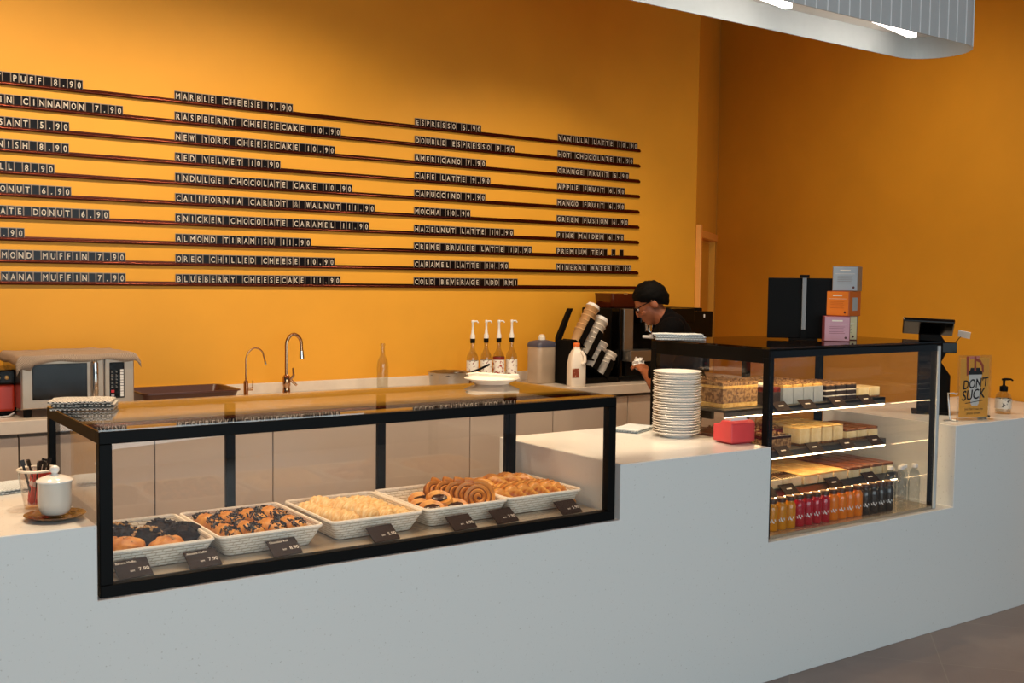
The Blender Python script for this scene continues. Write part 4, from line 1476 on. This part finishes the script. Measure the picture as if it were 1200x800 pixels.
for i in range(4):
    x = 3.920 + i * .082
    c1 = cake('brown_topped_slice', 'brown topped cream slice, %s in the front row of the lowest shelf' % WOR[i], (x, .275, z3), .073, .11, [(.034, 'cheese'), (.012, 'brown')], 'brown topped slices')
    for r_ in range(1, 4):
        dup(c1, (x, .275 + .112 * r_, z3), 0, 'brown topped cream slice, %s across in row %s from the front of the lowest shelf' % (WOR[i], ['', 'two', 'three', 'four'][r_]))

# fridge price cards
fcl = {0: [3.49, 3.66, 3.86, 4.06], 1: [3.50, 3.70, 3.92, 4.12], 2: [3.33, 3.46, 3.75, 4.0]}
fn = ['top', 'middle', 'lowest']
pc0 = None
for s_, xs in fcl.items():
    z, y = SH[s_]
    for i, x in enumerate(xs):
        lab = '%s dark price card from the left on the %s fridge shelf edge' % (WOR[i], fn[s_])
        if pc0 is None:
            pc0 = thing('shelf_price_card', lab, 'price card', (x, y, z), 0, 'price cards in the fridge')
            MB().box((0, -.010, -.0005), (.085, .056, .0025), 0, (rad(38), 0, 0)).obj('card', mat('brown shelf card', '2a1c16', .6, spec=.1), pc0)
            MB().box((0, -.010, .0016), (.03, .006, .0006), 0, (rad(38), 0, 0)).obj('card_print', M_tagw, pc0)
        else:
            dup(pc0, (x, y, z), 0, lab)


# bottles in the fridge
def juice(x, y, kind, mname, colr, label, grp, h=.118):
    t = thing('juice_bottle', label, 'bottle', (x, y, FZ0 + .0125), 0, grp)
    MB().lathe([(.021, 0), (.024, .004), (.024, .088), (.022, .098), (.016, .106), (.016, .112)], 22).obj('bottle_body', mat(mname, colr, .12, coat=.6, var=.1, scale=30), t)
    MB().lathe([(.0185, .110), (.0190, .111), (.0190, .126), (.0175, .1275)], 20).obj('bottle_cap', mat('dark brown cap', '4a2a16', .4), t)
    MB().lathe([(.0187, .1275), (.017, .1285), (.0005, .1285)], 20, close=False).obj('cap_top', mat('tan cap top', 'b08a64', .5), t)
    b = MB()
    for dx, dz, rr in ((-.010, .038, .006), (-.003, .042, .009), (.003, .036, .005), (.009, .044, .006)):
        an = -pi / 2 + dx / .024 - .6
        b.box((.0241 * cos(an), .0241 * sin(an), dz), (.001, .004, rr * 1.6), 0, (.3, 0, an))
    b.obj('print', M_wplast, t)
    return t


kinds = [('amber juice', 'd98a10', 3, 'amber yellow'), ('raspberry juice', 'b81a2c', 4, 'raspberry red'), ('orange juice', 'f0801a', 4, 'bright orange'), ('charcoal drink', '3a342f', 4, 'charcoal coloured')]
x = 3.242
for mn, colr, n, wd in kinds:
    for i in range(n):
        xx = x
        juice(xx, .095, 0, mn, colr, '%s %s juice bottle from the left in the front row' % (WOR[i], wd) if wd != 'charcoal coloured' else '%s dark capped grey drink bottle from the left' % WOR[i], wd + ' bottles')
        x += .0535
for i in range(4):
    t = thing('water_bottle', 'clear water bottle, %s from the left beside the grey drinks' % WOR[i], 'bottle', (4.045 + .050 * i, .125 - .02 * (i % 2), FZ0 + .0125), 0, 'clear water bottles in the fridge')
    MB().lathe([(.022, 0), (.0255, .006), (.0255, .03), (.0235, .036), (.0255, .042), (.0255, .07), (.0235, .076), (.0255, .082), (.0255, .115), (.020, .145), (.0115, .160), (.0115, .168)], 22).obj('bottle_body', M_water, t)
    MB().lathe([(.0135, .166), (.0135, .180), (.011, .182)], 18).obj('bottle_cap', M_wplast, t)

# ------------------------------------------------------------------ on the fridge
ZF = FZ1 + .0004
folded_cloth('folded_cloth', 'folded pale grey check cloth on the rear left of the fridge top', (3.19, .585, ZF), rad(-38), .21, .11, .028, M_cwhite, 12)
RB = rad(-50)
t = thing('display_stand', 'black panel on a silver upright standing on the fridge behind the boxes', 'display', (3.722, .362, ZF), rad(-46))
MB().bx(-.155, .155, .004, .014, .006, .272).obj('black_panel', M_blackm, t, bevel=.003)
MB().bx(-.009, .009, -.008, .004, .045, .282).obj('silver_upright', mat('grey upright', '8a8c8e', .6, .2), t, bevel=.002)
MB().bx(-.011, .011, -.008, .004, .0, .045).bx(-.06, .06, -.03, .04, 0, .006).obj('stand_foot', M_blackm, t)
MB().bx(-.02, .02, -.010, .016, .2725, .286).obj('top_clip', M_blackm, t)


def teabox(name, label, L, rz, colr, colside, s=.118, sticker=False, hh=None):
    t = thing(name, label, 'box', L, rz, 'tea boxes stacked on the fridge')
    hh = hh or s
    MB().bx(-s / 2, s / 2, -s / 2, s / 2, 0, hh).obj('box_body', mat(name + ' edge', colside, .5), t, bevel=.0015, seg=1)
    MB().bx(-s / 2 + .003, s / 2 - .003, -s / 2 - .0006, -s / 2, .003, hh - .003).obj('box_front', mat(name + ' front', colr, .45), t)
    b = MB()
    b.bx(-.022, .022, -s / 2 - .0011, -s / 2 - .0006, hh - .022, hh - .016)
    b.bx(-s * .38, s * .38, -s / 2 - .0011, -s / 2 - .0006, hh - .034, hh - .0325)
    b.obj('box_print', M_cream, t)
    b = MB()
    for k in range(5):
        b.bx(-s * .30, s * (.30 - .05 * (k % 2)), -s / 2 - .0011, -s / 2 - .0006, hh - .046 - k * .007, hh - .0445 - k * .007)
    b.obj('box_text', mat(name + ' text', colside, .5), t)
    MB().lathe([(.005, 0), (.005, .0006)], 14, xf=T(s / 2 - .018, -s / 2 - .0006, .016, pi / 2)).obj('box_dot', mat('dark red dot', '5a2420', .5), t)
    if sticker:
        MB().bx(s / 2, s / 2 + .0008, -.022, .022, hh * .22, hh * .75).obj('side_sticker', mat('grey sticker', 'a8a6a0', .5), t)
    return t


SB = .108
teabox('pink_box', 'dusty pink tea box at the front bottom of the stack on the fridge', (3.800, .250, ZF), rad(-45), 'cf97a4', '8a3f48', SB)
teabox('cream_box', 'cream tea box at the bottom right of the stack on the fridge', (3.935, .310, ZF), rad(-50), 'e2cf9a', '6a3f38', SB)
teabox('orange_box', 'bright orange tea box in the middle of the stack', (3.855, .255, ZF + SB + .0005), rad(-80), 'f58a2c', 'c85f1c', SB, sticker=True)
teabox('grey_box', 'silver grey tea box on top of the stack', (3.870, .250, ZF + 2 * SB + .001), rad(-62), 'a9b4bc', '8a7460', SB)

# ================================================================== RIGHT COUNTER
# till
t = thing('till_terminal', 'black till terminal with a tilted screen right of the fridge', 'till', (4.685, .335, .9205), rad(36))
MB().prism([(-.062, 0), (.085, 0), (.085, .39), (-.01, .39), (-.04, .345), (-.085, .345), (-.085, .300), (-.040, .300), (-.018, .255), (-.062, .19)], -.06, .06, axis='x').obj('till_stand', M_blackm, t, bevel=.004)
MB().box((-.01, .045, .425), (.17, .235, .022), 0, (rad(2), rad(24), 0)).obj('till_screen', M_blackg, t, bevel=.006)
MB().bx(-.065, .02, -.086, -.02, .302, .352).obj('receipt_printer', M_blackg, t, bevel=.003)
MB().box((-.04, -.118, .392), (.052, .056, .002), 0, (rad(14), rad(38), 0)).obj('receipt_slip', M_wplast, t)
MB().box((-.04, -.092, .368), (.010, .034, .003), 0, (rad(-52), 0, 0)).obj('slip_arm', M_blackm, t)
MB().bx(-.09, .09, -.07, .11, 0, .010).obj('till_base', M_blackm, t, bevel=.003)
# wire stand
o = MB().tube([(0, 0, .003), (-.01, 0, .10), (-.012, .0, .128), (.012, .0, .128), (.026, .004, .124), (.028, .005, .132)], .004, 8).tube([(-.03, -.03, .004), (0, 0, .004), (.03, -.03, .004)], .004, 8).obj('wire_holder', M_alu, None, (4.47, .115, .9205), rad(-50))
tag(o, 'small bent silver wire holder in front of the till', 'holder')
# acrylic sign
SA = rad(-14)
t = thing('acrylic_sign', 'clear acrylic sign holder with an orange DON\'T SUCK poster', 'sign', (4.512, .105, .9205), SA)
WS, HS = .198, .303
MB().bx(0, WS, 0, .003, .004, HS).bx(0, WS, .006, .009, .004, HS).bx(-.004, WS + .004, -.03, .045, 0, .004).obj('acrylic_holder', M_acryl, t)
MB().bx(.012, WS - .012, .0034, .0054, .012, HS - .012).obj('poster', mat('orange poster', 'f2a63a', .4), t)


def flat(pts, mtl, nm, y=.0033):
    b_ = MB()
    b_.prism(pts, y - .0004, y, axis='y')
    return b_.obj(nm, mtl, t)


M_pcup = mat('poster grey cup', 'cfc9c2', .5)
M_pblk = mat('poster black ink', '1a1512', .5)
flat([(.062, .212), (.142, .212), (.128, .075), (.120, .066), (.088, .066), (.080, .075)], M_pcup, 'poster_cup')
flat([(.056, .212), (.146, .212), (.142, .228), (.134, .230), (.128, .244), (.074, .244), (.068, .230), (.060, .228)], M_pblk, 'poster_cup_lid', .0030)
M_ph = mat('poster hand brown red', 'a2452c', .5)
flat([(.045, .298), (.06, .298), (.062, .215), (.050, .205)], M_ph, 'poster_finger', .0029)
flat([(.092, .298), (.104, .298), (.106, .230), (.094, .230)], M_ph, 'poster_finger', .0029)
flat([(.104, .288), (.130, .280), (.150, .255), (.152, .222), (.142, .222), (.138, .250), (.124, .268), (.104, .276)], M_ph, 'poster_finger', .0028)
flat([(.062, .298), (.13, .298), (.12, .288), (.068, .284)], mat('poster pink palm', 'c9786a', .5), 'poster_palm', .0031)
b = MB()
xf = T(WS / 2, .0024, .150, pi / 2)
for dx, dy in ((0, 0), (.0012, 0), (-.0012, 0), (0, .0012)):
    b.text("DON'T", .060, T(WS / 2 + .006 + dx, .0024 - abs(dx) * .02 - abs(dy) * .04, .150 + dy, pi / 2, -.10), sx=.80, shear=.18, align='CENTER')
    b.text("SUCK", .066, T(WS / 2 - .004 + dx, .0024 - abs(dx) * .02 - abs(dy) * .04, .096 + dy, pi / 2, -.10), sx=.82, shear=.18, align='CENTER')
b.box((WS / 2, .0024, .084), (.105, .0006, .003), 0, (0, -.12, 0))
b.text("Just don't use any", .0155, T(WS / 2, .0024, .046, pi / 2), align='CENTER')
b.text("plastic straws", .0155, T(WS / 2, .0024, .026, pi / 2), align='CENTER')
b.obj('poster_lettering', M_pblk, t)
# small black card holder
o = MB().bx(-.008, .008, -.03, .03, 0, .095).bx(-.02, .02, -.035, .035, 0, .006).obj('black_card_stand', M_blackm, None, (4.785, .145, .9205), rad(-30))
tag(o, 'small black upright stand between the poster and the hand pump bottle', 'stand')
# sanitiser
t = thing('pump_bottle', 'clear pump bottle with a black pump on the right counter', 'bottle', (4.972, .150, .9205), rad(-45))
MB().lathe([(.034, 0), (.038, .005), (.038, .075), (.032, .095), (.016, .108), (.015, .112), (.013, .112), (.029, .094), (.035, .074), (.035, .008)], 28).obj('bottle_body', M_bglass, t)
MB().lathe([(.0005, .009), (.033, .009), (.033, .035), (.0005, .035)], 20, close=False).obj('clear_gel', glassmat('clear gel', (.88, .88, .86), 1.35), t)
MB().lathe([(.0384, .025), (.0386, .03), (.0386, .07), (.0384, .075)], 28, close=False).obj('bottle_print', mat('patterned clear label', 'd9cdbb', .4, col2='3a2a20', scale=55, sharp=(.38, .44)), t)
MB().lathe([(.019, .110), (.019, .134), (.012, .136), (.006, .140), (.006, .162), (.011, .164), (.011, .172), (.006, .174)], 18).tube([(0, 0, .169), (.03, 0, .170), (.042, 0, .163)], [.007, .005, .004], 8).obj('pump_head', M_blackm, t)

# ================================================================== PENDANT
lampx0, lampx1, ly0, ly1, lz = 2.0, 4.47, -.012, .335, 2.60
lp = thing('pendant_lamp', 'long white ribbed pendant lamp with rounded end above the counter', 'lamp', (0, 0, 0))
r_ = (ly1 - ly0) / 2
yc = (ly0 + ly1) / 2


def stadium(r, n=20):
    o_ = []
    for i in range(n + 1):
        a = -pi / 2 + pi * i / n
        o_.append((lampx1 - r_ + r * cos(a), yc + r * sin(a)))
    for i in range(n + 1):
        a = pi / 2 + pi * i / n
        o_.append((lampx0 + r_ + r * cos(a), yc + r * sin(a)))
    return o_


rg = [[(x, y, z) for x, y in stadium(r)] for r, z in ((r_ - .006, 3.2), (r_ - .006, lz), (r_, lz), (r_, 3.2), )]
vs, fs = loft(rg, cap0=False, cap1=False)
n_ = len(rg[0])
fs += [(3 * n_ + i, 3 * n_ + (i + 1) % n_, (i + 1) % n_, i) for i in range(n_)]
b = MB().add(vs, fs, 0, False)
M_shade = mat('pale grey ribbed shade', 'b9bdbd', .6, var=.03)
M_seam = mat('white seam', 'f0f4f4', .5)
x = lampx0 + r_
while x < lampx1 - r_:
    b.bx(x - .0025, x + .0025, ly0 - .002, ly0, lz, 3.2, 1).bx(x - .0025, x + .0025, ly1, ly1 + .002, lz, 3.2, 1)
    x += .066
for i in range(1, 8):
    a = -pi / 2 + pi * i / 8
    b.box((lampx1 - r_ + (r_ + .001) * cos(a), yc + (r_ + .001) * sin(a), (lz + 3.2) / 2), (.003, .005, 3.2 - lz), 1, (0, 0, a))
b.obj('shade', [M_shade, M_seam], lp)
pnl = [(x, y) for x, y in stadium(r_ - .007)]
MB().prism(pnl, 2.70, 2.71).obj('inner_panel', mat('white inner panel', 'e4e0da', .7), lp)
M_tube = mat('glowing light bar', 'ffffff', .4, emit='fff6ea', estr=8)
for (xa, ya, xb, yb) in ((3.50, .02, 4.16, .16), (2.62, .02, 3.34, .16), (2.15, .02, 2.5, .10)):
    L_ = math.hypot(xb - xa, yb - ya)
    MB().box(((xa + xb) / 2, (ya + yb) / 2, 2.655), (L_, .035, .035), 0, (0, 0, math.atan2(yb - ya, xb - xa))).obj('light_bar', M_tube, lp, bevel=.006)
for xx in (2.4, 4.1):
    MB().tube([(xx, yc, 2.71), (xx, yc, ZC)], .004, 6).obj('hanging_cable', M_alu, lp)
